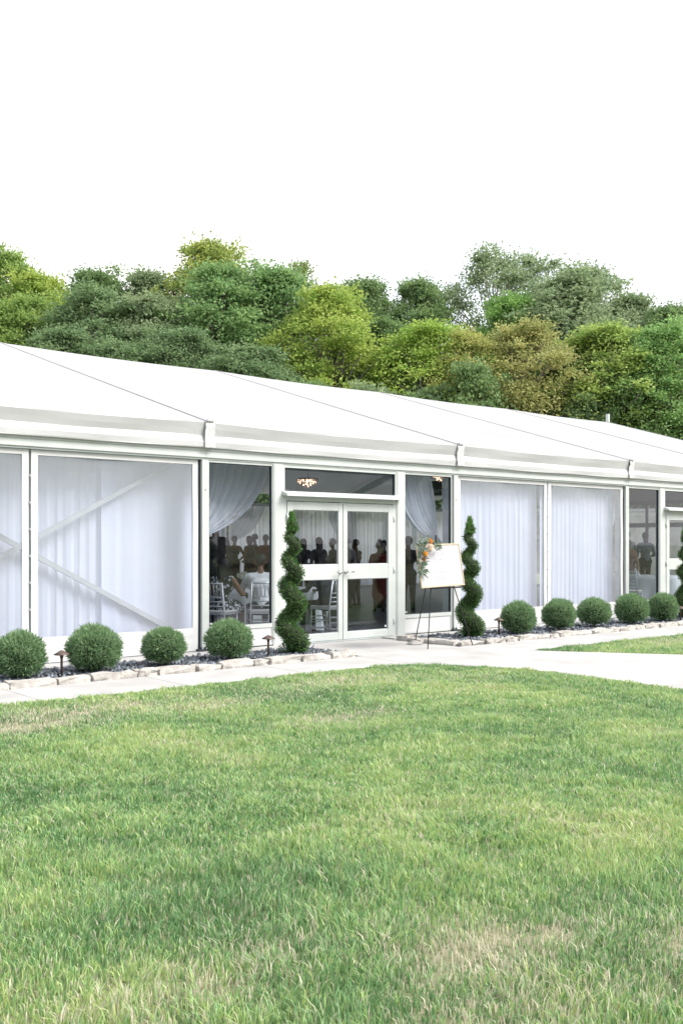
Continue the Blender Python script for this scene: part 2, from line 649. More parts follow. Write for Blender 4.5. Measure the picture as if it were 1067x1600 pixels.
def grass_mat():
    m = leaf_mat('grass_blades', (0, 0, 0), (1, 1, 1), 0.42, 0.40, spec=0.45)
    t = m.node_tree
    mixn = [q for q in t.nodes if q.type == 'MIX'][0]
    at = [q for q in t.nodes if q.type == 'ATTRIBUTE'][0]
    cr = t.nodes.new('ShaderNodeValToRGB')
    e = cr.color_ramp.elements
    e[0].position = 0.0
    e[0].color = (0.120, 0.245, 0.100, 1)
    e[1].position = 1.0
    e[1].color = (0.66, 0.60, 0.48, 1)
    for p, c in ((0.3, (0.255, 0.450, 0.195)), (0.62, (0.46, 0.59, 0.20)), (0.74, (0.52, 0.52, 0.38))):
        q = e.new(p)
        q.color = (*c, 1)
    t.links.new(at.outputs['Fac'], cr.inputs['Fac'])
    for lk in list(t.links):
        if lk.from_node == mixn:
            t.links.new(cr.outputs['Color'], lk.to_socket)
    return m


me = grass()
me.materials.append(grass_mat())
tag(put('grass', me), 'mown green lawn grass with thin straw coloured patches', 'grass', kind='stuff')


# ================================================================== STONE BORDERS, SLATE
def stone_mesh(seed, ln, dp, ht):
    rg = random.Random(seed)
    b = MB()
    nx, ny, nz_ = 3, 2, 2
    pts = {}
    vs_ = []

    def vid(i, j, k):
        key = (i, j, k)
        if key not in pts:
            px = (i / nx - .5) * ln
            py = (j / ny - .5) * dp
            pz = k / nz_ * ht
            e = sum((i in (0, nx), j in (0, ny), k == nz_))
            sh = 0.95 if e >= 2 else 1.0
            pts[key] = len(vs_)
            vs_.append((px * (sh if i in (0, nx) else 1) + rg.uniform(-.012, .012), py * (sh if e > 1 else 1) + rg.uniform(-.016, .016),
                        pz * (0.92 if e >= 2 and k == nz_ else 1) + (rg.uniform(-.018, .014) if k else 0)))
        return pts[key]
    fs = []
    for i in range(nx):
        for j in range(ny):
            fs.append((vid(i, j, nz_), vid(i + 1, j, nz_), vid(i + 1, j + 1, nz_), vid(i, j + 1, nz_)))
            fs.append((vid(i, j + 1, 0), vid(i + 1, j + 1, 0), vid(i + 1, j, 0), vid(i, j, 0)))
        for k in range(nz_):
            fs.append((vid(i, 0, k), vid(i + 1, 0, k), vid(i + 1, 0, k + 1), vid(i, 0, k + 1)))
            fs.append((vid(i + 1, ny, k), vid(i, ny, k), vid(i, ny, k + 1), vid(i + 1, ny, k + 1)))
    for j in range(ny):
        for k in range(nz_):
            fs.append((vid(0, j + 1, k), vid(0, j, k), vid(0, j, k + 1), vid(0, j + 1, k + 1)))
            fs.append((vid(nx, j, k), vid(nx, j + 1, k), vid(nx, j + 1, k + 1), vid(nx, j, k + 1)))
    b.add(vs_, fs)
    return b.mesh('stone', STONE, smooth=False)


rs = random.Random(5)


def border(label, path_pts, seed):
    root = thing('stone_border', label, 'stone border', (path_pts[0][0], path_pts[0][1], 0))
    base = Vector((path_pts[0][0], path_pts[0][1], 0))
    k = 0
    for a, b_ in zip(path_pts[:-1], path_pts[1:]):
        a, b_ = Vector((*a, 0)), Vector((*b_, 0))
        d = (b_ - a)
        tot = d.length
        d.normalize()
        s = 0
        while s < tot - 0.05:
            ln = min(rs.uniform(0.22, 0.58), tot - s)
            if tot - s - ln < 0.14:
                ln = tot - s
            p = a + d * (s + ln / 2)
            me_ = stone_mesh(seed + k, ln - 0.008, rs.uniform(.15, .20), rs.uniform(.075, .108))
            o = put('stone', me_, root, p - base + Vector((0, rs.uniform(-.012, .012), -0.02)))
            o.rotation_euler = (0, 0, math.atan2(d.y, d.x) + rs.uniform(-.04, .04))
            s += ln
            k += 1


border('pale rough stone edging of the bed before the cross-braced vinyl wall', [(-14, -1.70), (1.26, -1.70)], 100)
border('pale rough stone edging of the bed beside the easel, turning back to the wall', [(3.30, -0.46), (3.24, -1.10), (3.36, -1.64), (4.0, -1.70), (20, -1.70)], 300)


def slate_bed(x0, x1, y0, y1, n, seed):
    rg = np.random.default_rng(seed)
    vs_, fl, sz = [], [], []
    q = np.array([(-1, -.7), (.1, -1), (1, -.35), (.75, .75), (-.3, 1), (-1, .3)])
    px = rg.uniform(x0, x1, n)
    py = rg.uniform(y0, y1, n)
    tint = []
    for i in range(n):
        a = rg.uniform(0, 2 * PI)
        s = rg.uniform(.018, .042)
        el = rg.uniform(.55, 1)
        t = rg.uniform(.006, .013)
        pts = q * rg.uniform(.75, 1.15, (6, 1)) * np.array([s, s * el])
        ca, sa = math.cos(a), math.sin(a)
        xy = np.stack([pts[:, 0] * ca - pts[:, 1] * sa, pts[:, 0] * sa + pts[:, 1] * ca], 1)
        tx, ty = rg.normal(0, .32, 2)
        zc = rg.uniform(-.012, .03)
        zz = xy[:, 0] * tx + xy[:, 1] * ty + zc
        o = len(vs_)
        for (xx, yy), z in zip(xy * .86, zz + t):
            vs_.append((px[i] + xx, py[i] + yy, z))
        for (xx, yy), z in zip(xy, zz - t):
            vs_.append((px[i] + xx, py[i] + yy, z))
        fl += [o + k for k in range(6)]
        sz.append(6)
        for k in range(6):
            k2 = (k + 1) % 6
            fl += [o + k + 6, o + k2 + 6, o + k2, o + k]
            sz.append(4)
        tint += [rg.random() ** 1.5] * 12
    return np_mesh('slate_chips', np.array(vs_), np.array(fl), np.array(sz), [leaf_mat('slate_%d' % seed, (.03, .04, .055), (.20, .23, .27), 0.0, .45, spec=.5)], np.array(tint))


tag(put('slate_chips', slate_bed(-6.5, 1.32, -1.62, -0.51, 5200, 1)), 'dark blue grey slate chips around the bushes left of the doors', 'gravel', kind='stuff')
tag(put('slate_chips', slate_bed(3.34, 16.0, -1.62, -0.37, 6500, 2)), 'dark blue grey slate chips around the bushes right of the doors', 'gravel', kind='stuff')

# ================================================================== TENT
BAYS = list(range(-25, 20, 5))
FRAMES = list(range(-25, 21, 5))
DOORBAYS = (0, 10)
tent = thing('event_tent', 'long white gabled event tent with clear vinyl walls and glazed double doors', 'tent', (0, 0, 0))
EAVE_Z, RIDGE_Z, RIDGE_Y = 3.19, 5.47, 7.5


def roof_panel(x0, side):
    def fn(u, v):
        x = x0 + 0.002 + 4.996 * u
        y = -0.12 + (RIDGE_Y + 0.12) * v
        z = EAVE_Z + (RIDGE_Z - EAVE_Z) * v
        sag = 0.055 * math.sin(PI * u) * (0.55 + 0.45 * math.sin(PI * v))
        z -= sag
        z += (0.012 * math.sin(x * 1.9 + v * 5) + 0.010 * math.sin(x * 4.3 - v * 11 + x0)) * math.sin(PI * u) * math.sin(PI * v)
        if side:
            y = 15.0 - y
        return (x, y, z)
    b_ = MB().grid(fn, 16, 14)
    o = b_.build('roof_panel', ROOF, tent, smooth=True)
    return o


def valance(x0):
    prof = [(-.12, 0, 1), (-.125, -.012, 1), (-.105, -.10, .8), (-.084, -.185, .5), (-.090, -.20, .5), (-.110, -.265, .4), (-.115, -.275, .35), (-.112, -.345, .2), (-.11, -.36, .2)]
    n = len(prof) - 1

    def fn(u, v):
        k = min(int(round(v * n)), n)
        y, dz, sg = prof[k]
        x = x0 + 0.02 + 4.96 * u
        z = EAVE_Z + dz - 0.055 * 0.55 * math.sin(PI * u) * sg
        z += 0.002 * math.sin(x * 2.3 + k)
        y += 0.003 * math.sin(x * 3.1 + k * 1.7) + (0.005 * math.sin(x * 17 + k * 0.9) * math.exp(-min(u, 1 - u) * 22))
        return (x, y, z)
    return MB().grid(fn, 60, n).build('valance', VALANCE, tent)


for x0 in BAYS:
    roof_panel(x0, 0)
    roof_panel(x0, 1)
    valance(x0)
    # eave rail: extruded profile with grooves
    b = MB()
    b.box(x0 + .001, x0 + 4.999, -.075, .10, 2.795, 2.835)
    b.box(x0 + .001, x0 + 4.999, -.060, .10, 2.735, 2.795)
    b.box(x0 + .001, x0 + 4.999, -.072, .10, 2.700, 2.735)
    b.box(x0 + .001, x0 + 4.999, -.050, .10, 2.672, 2.700)
    b.build('eave_rail', ALU, tent)
    MB().box(x0, x0 + 5, 14.92, 15.08, 2.672, 2.835).build('eave_rail', ALU, tent)

for fx in FRAMES:
    for side in (0, 1):
        b = MB()
        a = Vector((fx, -0.13 if not side else 15.13, EAVE_Z + .003))
        c = Vector((fx, RIDGE_Y, RIDGE_Z + .003))
        b.bar(a, c, 0.050, 0.010)
        b.build('roof_seam', ROOFSEAM, tent)
        b = MB()
        a = Vector((fx, .10 if not side else 14.9, 3.02))
        b.bar(a, Vector((fx, RIDGE_Y, RIDGE_Z - .16)), 0.10, 0.20)
        b.build('rafter', ALU2, tent)
    MB().box(fx - .055, fx + .055, .03, .22, .004, 3.05).build('leg', ALU2, tent)
    MB().box(fx - .055, fx + .055, 14.78, 14.97, .004, 3.05).build('leg', ALU2, tent)
    # pleated fabric flap over the seam end
    if fx >= -5:
        rg = random.Random(fx)

        def flap(u, v, fx=fx):
            prof = [(-.135, .0), (-.145, -.06), (-.13, -.14), (-.12, -.22), (-.135, -.29), (-.130, -.365)]
            k = v * 5
            i = min(int(k), 4)
            t_ = k - i
            y = prof[i][0] * (1 - t_) + prof[i + 1][0] * t_
            z = prof[i][1] * (1 - t_) + prof[i + 1][1] * t_
            wdt = 0.12 + 0.03 * v
            y += 0.008 * math.sin(u * 11 + v * 7 + fx) * math.sin(u * 5 + 2) + 0.004 * math.sin(v * 19 + u * 9)
            return (fx - wdt * .45 + wdt * u * 1.15, y, EAVE_Z + z)
        fl_ = MB().grid(flap, 12, 20).build('seam_flap', WHITE, tent, smooth=True)
        so = fl_.modifiers.new('solid', 'SOLIDIFY')
        so.thickness = 0.004
        bk = MB().box(fx - .045, fx + .075, -.165, -.10, EAVE_Z + .002, EAVE_Z + .022)
        bk.box(fx - .02, fx + .01, -.15, -.11, EAVE_Z + .022, EAVE_Z + .032)
        bk.build('bracket', SEAM, fl_)

# purlins inside the roof
for (py, pz) in ((2.6, 3.78), (5.0, 4.50), (7.5, 5.22), (10, 4.50), (12.4, 3.78)):
    MB().bar((-25, py, pz), (20, py, pz), .07, .07).build('purlin', ALU2, tent)
# ridge stub at the gable end
MB().box(19.97, 20.05, 7.45, 7.55, RIDGE_Z, RIDGE_Z + .26).build('ridge_finial', ALU, tent)

# gable ends
b = MB()
b.add([(19.98, 0, 2.84), (19.98, 15, 2.84), (19.98, 15, 3.17), (19.98, 7.5, 5.44), (19.98, 0, 3.17)], [(0, 1, 2, 3, 4)])
b.add([(-24.98, 0, 0), (-24.98, 15, 0), (-24.98, 15, 3.17), (-24.98, 7.5, 5.44), (-24.98, 0, 3.17)], [(4, 3, 2, 1, 0)])
go = b.build('gable', ROOF, tent)
so = go.modifiers.new('solid', 'SOLIDIFY')
so.thickness = 0.01


def vinyl_half(x0, x1, yy, sgn, wavy=True):
    """one clear vinyl wall sheet with opaque white border and kick strip"""
    b_ = MB()
    y0, y1 = (yy - .006, yy + .006)
    sd1, sd2 = x0 + (.085), x1 - (.085)
    rg = random.Random(int(x0 * 10 + yy))

    def strip(xa, xb, za, zb, amp):
        def fn(u, v):
            return (xa + (xb - xa) * u, yy - sgn * (.008 + amp * math.sin((xa + (xb - xa) * u) * 7 + v * 9) * math.sin(v * 5 + 1)), za + (zb - za) * v)
        b_.grid(fn, 8 if xb - xa > .5 else 3, 10)
    strip(x0, sd1, .02, 2.665, .006)
    strip(sd2, x1, .02, 2.665, .006)
    strip(sd1, sd2, .02, .34, .010)
    strip(sd1, sd2, 2.60, 2.665, .004)
    o = b_.build('vinyl_wall', WHITE, tent, smooth=True)

    def pane(u, v):
        xx = sd1 - .01 + (sd2 - sd1 + .02) * u
        z = .33 + 2.28 * v
        e = min(u, 1 - u) * 6
        wr = .008 * math.sin(xx * 3 + z * 2.5) + .004 * math.sin(z * 8 + xx * 5)
        return (xx, yy + sgn * .004 + wr * min(1, e), z)
    p = MB().grid(pane, 18, 18).build('pane', VINYL if sgn > 0 else VINYL2, o, smooth=True)
    return o


for x0 in BAYS:
    if x0 in DOORBAYS:
        continue
    vinyl_half(x0 + .0 + (-.0 if False else -0.0) + (.06 if x0 == 5 else .06), x0 + 2.485, 0.0, 1)
    vinyl_half(x0 + 2.515, x0 + 4.90, 0.0, 1)
    MB().box(x0 + 2.46, x0 + 2.54, .03, .09, .004, 2.68).build('mid_post', ALU, tent)
    # clips down the joint
    b = MB()
    for k in range(7):
        b.box(x0 + 2.492, x0 + 2.510, -.020, -.006, .35 + k * .33, .375 + k * .33)
    b.build('clip', SEAM, tent)
for x0 in BAYS:
    vinyl_half(x0 + .06, x0 + 2.485, 15.0, -1)
    vinyl_half(x0 + 2.515, x0 + 4.94, 15.0, -1)

# diagonal braces behind the vinyl
for x0, yb in ((-5, .30), (-10, .30), (15, 14.86), (5, 14.86)):
    MB().bar((x0 + .15, yb, .22), (x0 + 4.85, yb, 2.72), .05, .065).build('brace', BRACE, tent)
    MB().bar((x0 + .15, yb + .06, 2.72), (x0 + 4.85, yb + .06, .22), .05, .065).build('brace', BRACE, tent)

# post faces on the front: frame uprights either side of each leg
for fx in (-5, 0, 5, 10, 15, 20):
    MB().box(fx - .098, fx - .058, -.004, .05, .03, 2.672).build('gasket', GASKET, tent)
    for (xa, xb) in ((fx - .057, fx + .045),):
        o = MB().box(xa, xb, -.050, .03, .03, 2.672).build('upright', ALU, tent)
        bevel(o, .004)
        h = MB()
        h.add([(xa + .05 + .009 * math.cos(a * PI / 4), -.0515, 2.25 + .012 * math.sin(a * PI / 4)) for a in range(8)], [tuple(range(7, -1, -1))])
        h.build('bolt_hole', GASKET, o)
    bp_ = MB().box(fx - .13, fx + .02, -.10, .02, .016, .045)
    bp_.tube([(fx - .09, -.07, .04), (fx - .09, -.07, .075)], .014, 6)
    bp_.tube([(fx - .02, -.07, .04), (fx - .02, -.07, .075)], .014, 6)
    bp_.build('base_plate', GASKET, tent)


def rim(b_, x0, x1, z0, z1, wl, wr, wb, wt, y0, y1):
    b_.box(x0, x0 + wl, y0, y1, z0, z1)
    b_.box(x1 - wr, x1, y0, y1, z0, z1)
    b_.box(x0 + wl, x1 - wr, y0 + .001, y1 - .001, z0, z0 + wb)
    b_.box(x0 + wl, x1 - wr, y0 + .001, y1 - .001, z1 - wt, z1)


def pane_box(x0, x1, z0, z1, y, parent):
    return MB().box(x0, x1, y - .003, y + .003, z0, z1).build('pane', GLASS, parent)


def door_bay(X):
    # side lights with kick panels
    for (a, c) in ((.047, 1.155), (3.795, 4.90)):
        b_ = MB()
        rim(b_, X + a, X + c, .03, 2.67, .012, .018, .03, .03, -.042, .03)
        b_.box(X + a + .012, X + c - .018, -.041, .029, .285, .345)
        fr_ = b_.build('glass_panel', ALU, tent)
        gs = MB()
        rim(gs, X + a + .013, X + c - .019, .346, 2.639, .010, .010, .008, .008, -.030, .012)
        gs.build('gasket', GASKET, fr_)
        MB().box(X + a + .013, X + c - .019, -.028, .01, .061, .284).build('kick_panel', WHITE, fr_)
        pane_box(X + a + .024, X + c - .030, .355, 2.630, -.008, fr_)
        st_ = MB().box(X + a + .04, X + a + .085, -.0125, -.0115, .375, .392)
        st_.build('sticker', WHITE, fr_)
    # mullions
    for (a, c) in ((1.156, 1.335), (3.615, 3.794)):
        m_ = MB().box(X + a, X + c, -.055, .05, .004, 2.671)
        m_.box(X + a + .02, X + a + .035, -.059, -.055, .03, 2.66)
        bevel(m_.build('mullion', ALU, tent), .003)
    # transom light
    b_ = MB()
    rim(b_, X + 1.336, X + 3.614, 2.235, 2.67, .03, .03, .05, .04, -.045, .03)
    tr_ = b_.build('transom', ALU, tent)
    gs = MB()
    rim(gs, X + 1.367, X + 3.583, 2.286, 2.629, .012, .012, .010, .010, -.030, .012)
    gs.build('gasket', GASKET, tr_)
    pane_box(X + 1.38, X + 3.57, 2.297, 2.618, -.008, tr_)
    # rain hood
    hd = MB()
    P = [(-.046, 2.285), (-.175, 2.240), (-.180, 2.208), (-.165, 2.208), (-.046, 2.225)]
    x0_, x1_ = X + 1.31, X + 3.66
    n = len(P)
    hd.add([(x0_, y, z) for y, z in P] + [(x1_, y, z) for y, z in P],
           [tuple(range(n - 1, -1, -1)), tuple(range(n, 2 * n))] + [(i, (i + 1) % n, (i + 1) % n + n, i + n) for i in range(n)])
    hd.build('rain_hood', ALU, tent)
    # header and jambs
    b_ = MB()
    b_.box(X + 1.336, X + 1.40, -.04, .04, .004, 2.145)
    b_.box(X + 3.55, X + 3.614, -.04, .04, .004, 2.145)
    b_.box(X + 1.336, X + 3.614, -.041, .04, 2.145, 2.234)
    b_.build('door_frame', ALU, tent)
    # leaves
    for s, (a, c) in enumerate(((1.408, 2.472), (2.484, 3.542))):
        b_ = MB()
        wl, wr = (.115, .085) if s == 0 else (.085, .115)
        y0, y1 = -.052, -.006
        b_.box(X + a, X + a + wl, y0, y1, .022, 2.132)
        b_.box(X + c - wr, X + c, y0, y1, .022, 2.132)
        for (z0, z1) in ((.022, .135), (.955, 1.185), (2.010, 2.132)):
            b_.box(X + a + wl, X + c - wr, y0 + .002, y1 - .002, z0, z1)
        lf = bevel(b_.build('door_leaf', ALU, tent), .005)
        for (z0, z1) in ((.135, .955), (1.185, 2.010)):
            gs = MB()
            rim(gs, X + a + wl + .0005, X + c - wr - .0005, z0 + .0005, z1 - .0005, .008, .008, .008, .008, -.034, -.014)
            gs.build('gasket', SEAM, lf)
            pane_box(X + a + wl + .004, X + c - wr - .004, z0 + .004, z1 - .004, -.024, lf)
        hx = (X + c - .045) if s == 0 else (X + a + .045)
        dr = -1 if s == 0 else 1
        h = MB()
        h.tube([(hx, -.052, 1.07), (hx, -.066, 1.07)], .030, 12)
        h.tube([(hx, -.066, 1.07), (hx, -.115, 1.07), (hx + dr * .02, -.122, 1.07), (hx + dr * .125, -.118, 1.066)], [.011, .011, .011, .009], 8)
        h.build('handle', STEEL, lf, smooth=True)
        hx = (X + a - .006) if s == 0 else (X + c + .006)
        for hz in (.25, 1.08, 1.90):
            MB().tube([(hx, -.058, hz - .05), (hx, -.058, hz + .05)], .012, 8).build('hinge', ALU, lf, smooth=True)
        if s == 1:
            MB().box(X + c - wr - .06, X + c - wr - .025, -.0290, -.0280, .17, .20).build('sticker', WHITE, lf)
    MB().box(X + 1.336, X + 3.614, -.09, .03, .0045, .018).build('threshold', ALU2, tent)


for X in DOORBAYS:
    door_bay(X)

# end wall of glazed panels, looking out on the terrace beyond
b = MB()
y = 0.0
ew = MB()
for k in range(11):
    ya = k * 1.5
    ew.box(19.93, 20.0, ya - .05, ya + .05, .01, 2.84)
for za, zb in ((.01, .12), (2.02, 2.16), (2.72, 2.84)):
    for k in range(10):
        ew.box(19.935, 19.995, k * 1.5 + .05, k * 1.5 + 1.45, za, zb)
ewo = ew.build('end_wall_frame', mat('grey_frame', (.20, .20, .22), .5), tent)
for k in range(10):
    MB().box(19.962, 19.968, k * 1.5 + .051, k * 1.5 + 1.449, .121, 2.019).build('pane', GLASS, ewo)
    MB().box(19.962, 19.968, k * 1.5 + .051, k * 1.5 + 1.449, 2.161, 2.719).build('pane', GLASS, ewo)

# pale block wall standing beyond the glazed end
bw = MB().box(30, 30.4, -6, 14, -.1, 2.9)
tag(bw.build('block_wall', mat('pale_blocks', (.52, .49, .42), .9, .18, 2.0, .5, 10)), 'pale beige block wall seen through the glazed end of the tent', 'wall')
BEIGE_CAP = MB().box(29.93, 30.47, -6, 14, 2.903, 3.02)
cp = BEIGE_CAP.build('coping', STONE, bpy.data.objects['block_wall'])


# ================================================================== CURTAINS
def curtain(x0, x1, z0, z1, yy, label, folds=None, amp=.035, seed=0, group=None, m=None):
    rg = random.Random(seed)
    wdt = x1 - x0
    nf = folds or int(wdt * 7)
    ph = [rg.uniform(0, 2 * PI) for _ in range(4)]

    def fn(u, v):
        q = u * nf * 2 * PI
        a = amp * (.35 + .65 * abs(math.sin(u * 2.7 * PI + ph[0])))
        yv = a * math.sin(q + 1.6 * math.sin(u * 5 + ph[1]) + .5 * math.sin(v * 3 + ph[2])) + .35 * a * math.sin(q * 2.3 + ph[3])
        return (x0 + wdt * u + .012 * math.sin(q * .5 + v * 2), yy + yv, z1 + (z0 - z1) * v)
    o = MB().grid(fn, max(40, nf * 10), 10).build('curtain', m or SHEER, smooth=True)
    return tag(o, label, 'curtain', group)


def swag(top0, top1, tie, ctrl0, ctrl1, label, amp=.042, nf=9, spread=.10, yy=.32, group=None):
    """gathered drape: hangs from top0..top1 (x at z) and gathers at the tie point"""
    def fn(u, v):
        t0 = Vector((top0[0] + (top1[0] - top0[0]) * u, 0, top0[1]))
        c = Vector((ctrl0[0] + (ctrl1[0] - ctrl0[0]) * u, 0, ctrl0[1] + (ctrl1[1] - ctrl0[1]) * u))
        e = Vector((tie[0] + (u - .5) * spread, 0, tie[1] + (.5 - u) * spread * .6))
        p = t0 * (1 - v) ** 2 + c * 2 * v * (1 - v) + e * v * v
        q = u * nf * 2 * PI
        return (p.x, yy + amp * (1 - .5 * v) * (math.sin(q + v * 1.5) + .4 * math.sin(q * 1.7 + 1)), p.z)
    o = MB().grid(fn, nf * 12, 26).build('swag_curtain', SHEER2, smooth=True)
    return tag(o, label, 'curtain', group)


curtain(-5.0, -1.15, .05, 2.68, .47, 'sheer white curtain behind the cross-braced vinyl window', amp=.014, seed=1)
curtain(-1.35, .24, .05, 2.68, .41, 'smooth sheer white curtain beside the glazed entrance, behind a diagonal brace', folds=5, amp=.010, seed=2)
curtain(-10, -5.05, .05, 2.68, .45, 'sheer white curtain in the vinyl bay farthest from the glazed doors', amp=.014, seed=3)
curtain(5.02, 7.44, .05, 2.68, .22, 'pleated sheer white curtain behind the vinyl beside the easel', amp=.013, seed=4)
curtain(7.53, 9.86, .05, 2.68, .22, 'pleated sheer white curtain in the vinyl wall beside the second glazed entrance', amp=.013, seed=5)
swag((.10, 2.70), (1.52, 2.70), (.22, 1.62), (.12, 2.2), (1.32, 1.85), 'white swag curtain tied back at the corner of the entrance beside the vinyl wall', yy=.55)
swag((3.92, 2.70), (4.72, 2.70), (5.0, 1.54), (3.95, 1.72), (4.92, 2.1), 'white swag curtain tied back behind the sign on the easel', spread=-.26)
swag((10.0, 2.70), (10.5, 2.70), (9.96, 1.9), (10.0, 2.3), (10.12, 2.2), 'narrow white swag curtain at the second glazed entrance', nf=5)
# far side of the hall
for k, (a, c) in enumerate(((-5.0, -.08), (.02, 4.92), (5.02, 9.92), (10.02, 14.95), (15.02, 19.9))):
    curtain(a, c, .05, 2.72, 14.62, 'sheer white curtain along the far side of the hall', amp=.05, seed=20 + k, folds=26, group='curtains along the far side', m=SHEER3)
swag((10.0, 2.72), (11.3, 2.72), (10.0, 1.62), (10.05, 2.2), (11.0, 1.8), 'white swag curtain tied at a far post behind the standing couple', yy=14.40)
swag((13.9, 2.72), (15.0, 2.72), (14.95, 1.55), (14.0, 1.7), (14.9, 2.1), 'white swag curtain tied at a far post seen through the doors', yy=14.40, spread=-.12)


# ================================================================== PLANTS
def leaf_quads(rg, pos, nrm, ln, wd, tint):
    """diamond leaves at pos, pointing along nrm with random roll"""
    n = len(pos)
    a = rg.normal(0, 1, (n, 3))
    side = np.cross(nrm, a)
    side /= np.linalg.norm(side, axis=1, keepdims=True) + 1e-9
    d = nrm / (np.linalg.norm(nrm, axis=1, keepdims=True) + 1e-9)
    L_ = ln[:, None]
    W_ = wd[:, None]
    V = np.empty((n, 4, 3))
    V[:, 0] = pos
    V[:, 1] = pos + d * L_ * .5 + side * W_ * .5
    V[:, 2] = pos + d * L_
    V[:, 3] = pos + d * L_ * .5 - side * W_ * .5
    return V.reshape(-1, 3), np.repeat(tint, 4)


def quads_mesh(name, V, T, mats):
    n = len(V) // 4
    return np_mesh(name, V, np.arange(n * 4), np.full(n, 4), mats, T)


BUSH_A = leaf_mat('bush_leaves', (.092, .195, .086), (.350, .500, .270), .42)
TOPI_A = leaf_mat('topiary_leaves', (.030, .090, .024), (.170, .335, .090), .3)
CORE = mat('dark_twigs', (.018, .026, .012), .9, .4, 30)


def bush_mesh(seed):
    rg = np.random.default_rng(seed)
    n = 8000
    d = rg.normal(0, 1, (n, 3))
    d /= np.linalg.norm(d, axis=1, keepdims=True)
    lump = 1 + .05 * np.sin(d[:, 0] * 5 + seed) * np.sin(d[:, 1] * 6 + 1) + .04 * np.sin(d[:, 2] * 8 + d[:, 0] * 4)
    r_ = (.70 + .30 * rg.random(n) ** .6) * lump
    low = d[:, 2] < -.75
    r_[low] *= .8
    pos = d * r_[:, None] * np.array([.285, .285, .255])
    nr = d * .75 + rg.normal(0, .5, (n, 3)) + np.array([0, 0, .45])
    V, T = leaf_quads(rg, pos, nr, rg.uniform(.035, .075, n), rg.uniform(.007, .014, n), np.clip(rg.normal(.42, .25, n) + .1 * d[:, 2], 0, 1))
    return quads_mesh('foliage', V, T, [BUSH_A])


bush_meshes = [bush_mesh(s) for s in (1, 2, 3)]
cb = MB().ball((0, 0, 0), .235, 16, 10, sz=.9)
bush_core = cb.mesh('twigs', CORE, smooth=True)
stem_me = MB().tube([(0, 0, -.27), (0, 0, -.1)], [.02, .03], 8).mesh('stem', BARK)
BUSH = [(-3.10, -1.15, .98, 'round clipped green bush farthest from the doors along the cross-braced wall'),
        (-2.20, -1.14, 1.03, 'round clipped green bush beside the lamp before the cross-braced wall'),
        (-1.29, -1.16, .92, 'small round clipped green bush under the lower end of the diagonal brace'),
        (-0.34, -1.15, 1.0, 'round clipped green bush before the side window, next to a spiral topiary'),
        (5.39, -1.08, 1.0, 'round clipped green bush next to the lamp by the spiral topiary near the easel'),
        (6.44, -1.10, 1.04, 'round clipped green bush before the white joint of the curtained vinyl wall'),
        (7.49, -1.06, 1.02, 'round clipped green bush, middle one of five before the curtained vinyl wall'),
        (8.58, -1.10, 1.06, 'round clipped green bush before the second entrance post'),
        (9.58, -1.12, 1.01, 'round clipped green bush before the side window with the wine glasses')]
for i, (bx, by, s, lb) in enumerate(BUSH):
    s *= .965
    t = thing('round_bush', lb, 'bush', (bx, by, 0), group='round bushes along the tent')
    o = put('foliage', bush_meshes[i % 3], t, (0, 0, .275 * s))
    o.rotation_euler = (0, 0, i * 1.3)
    o.scale = (s, s * (1 + .05 * math.sin(i * 2.3)), s * (1 + .06 * math.sin(i * 1.7 + 1)))
    o = put('twigs', bush_core, t, (0, 0, .275 * s))
    o.scale = (s, s, s)
    o = put('stem', stem_me, t, (0, 0, .275 * s))


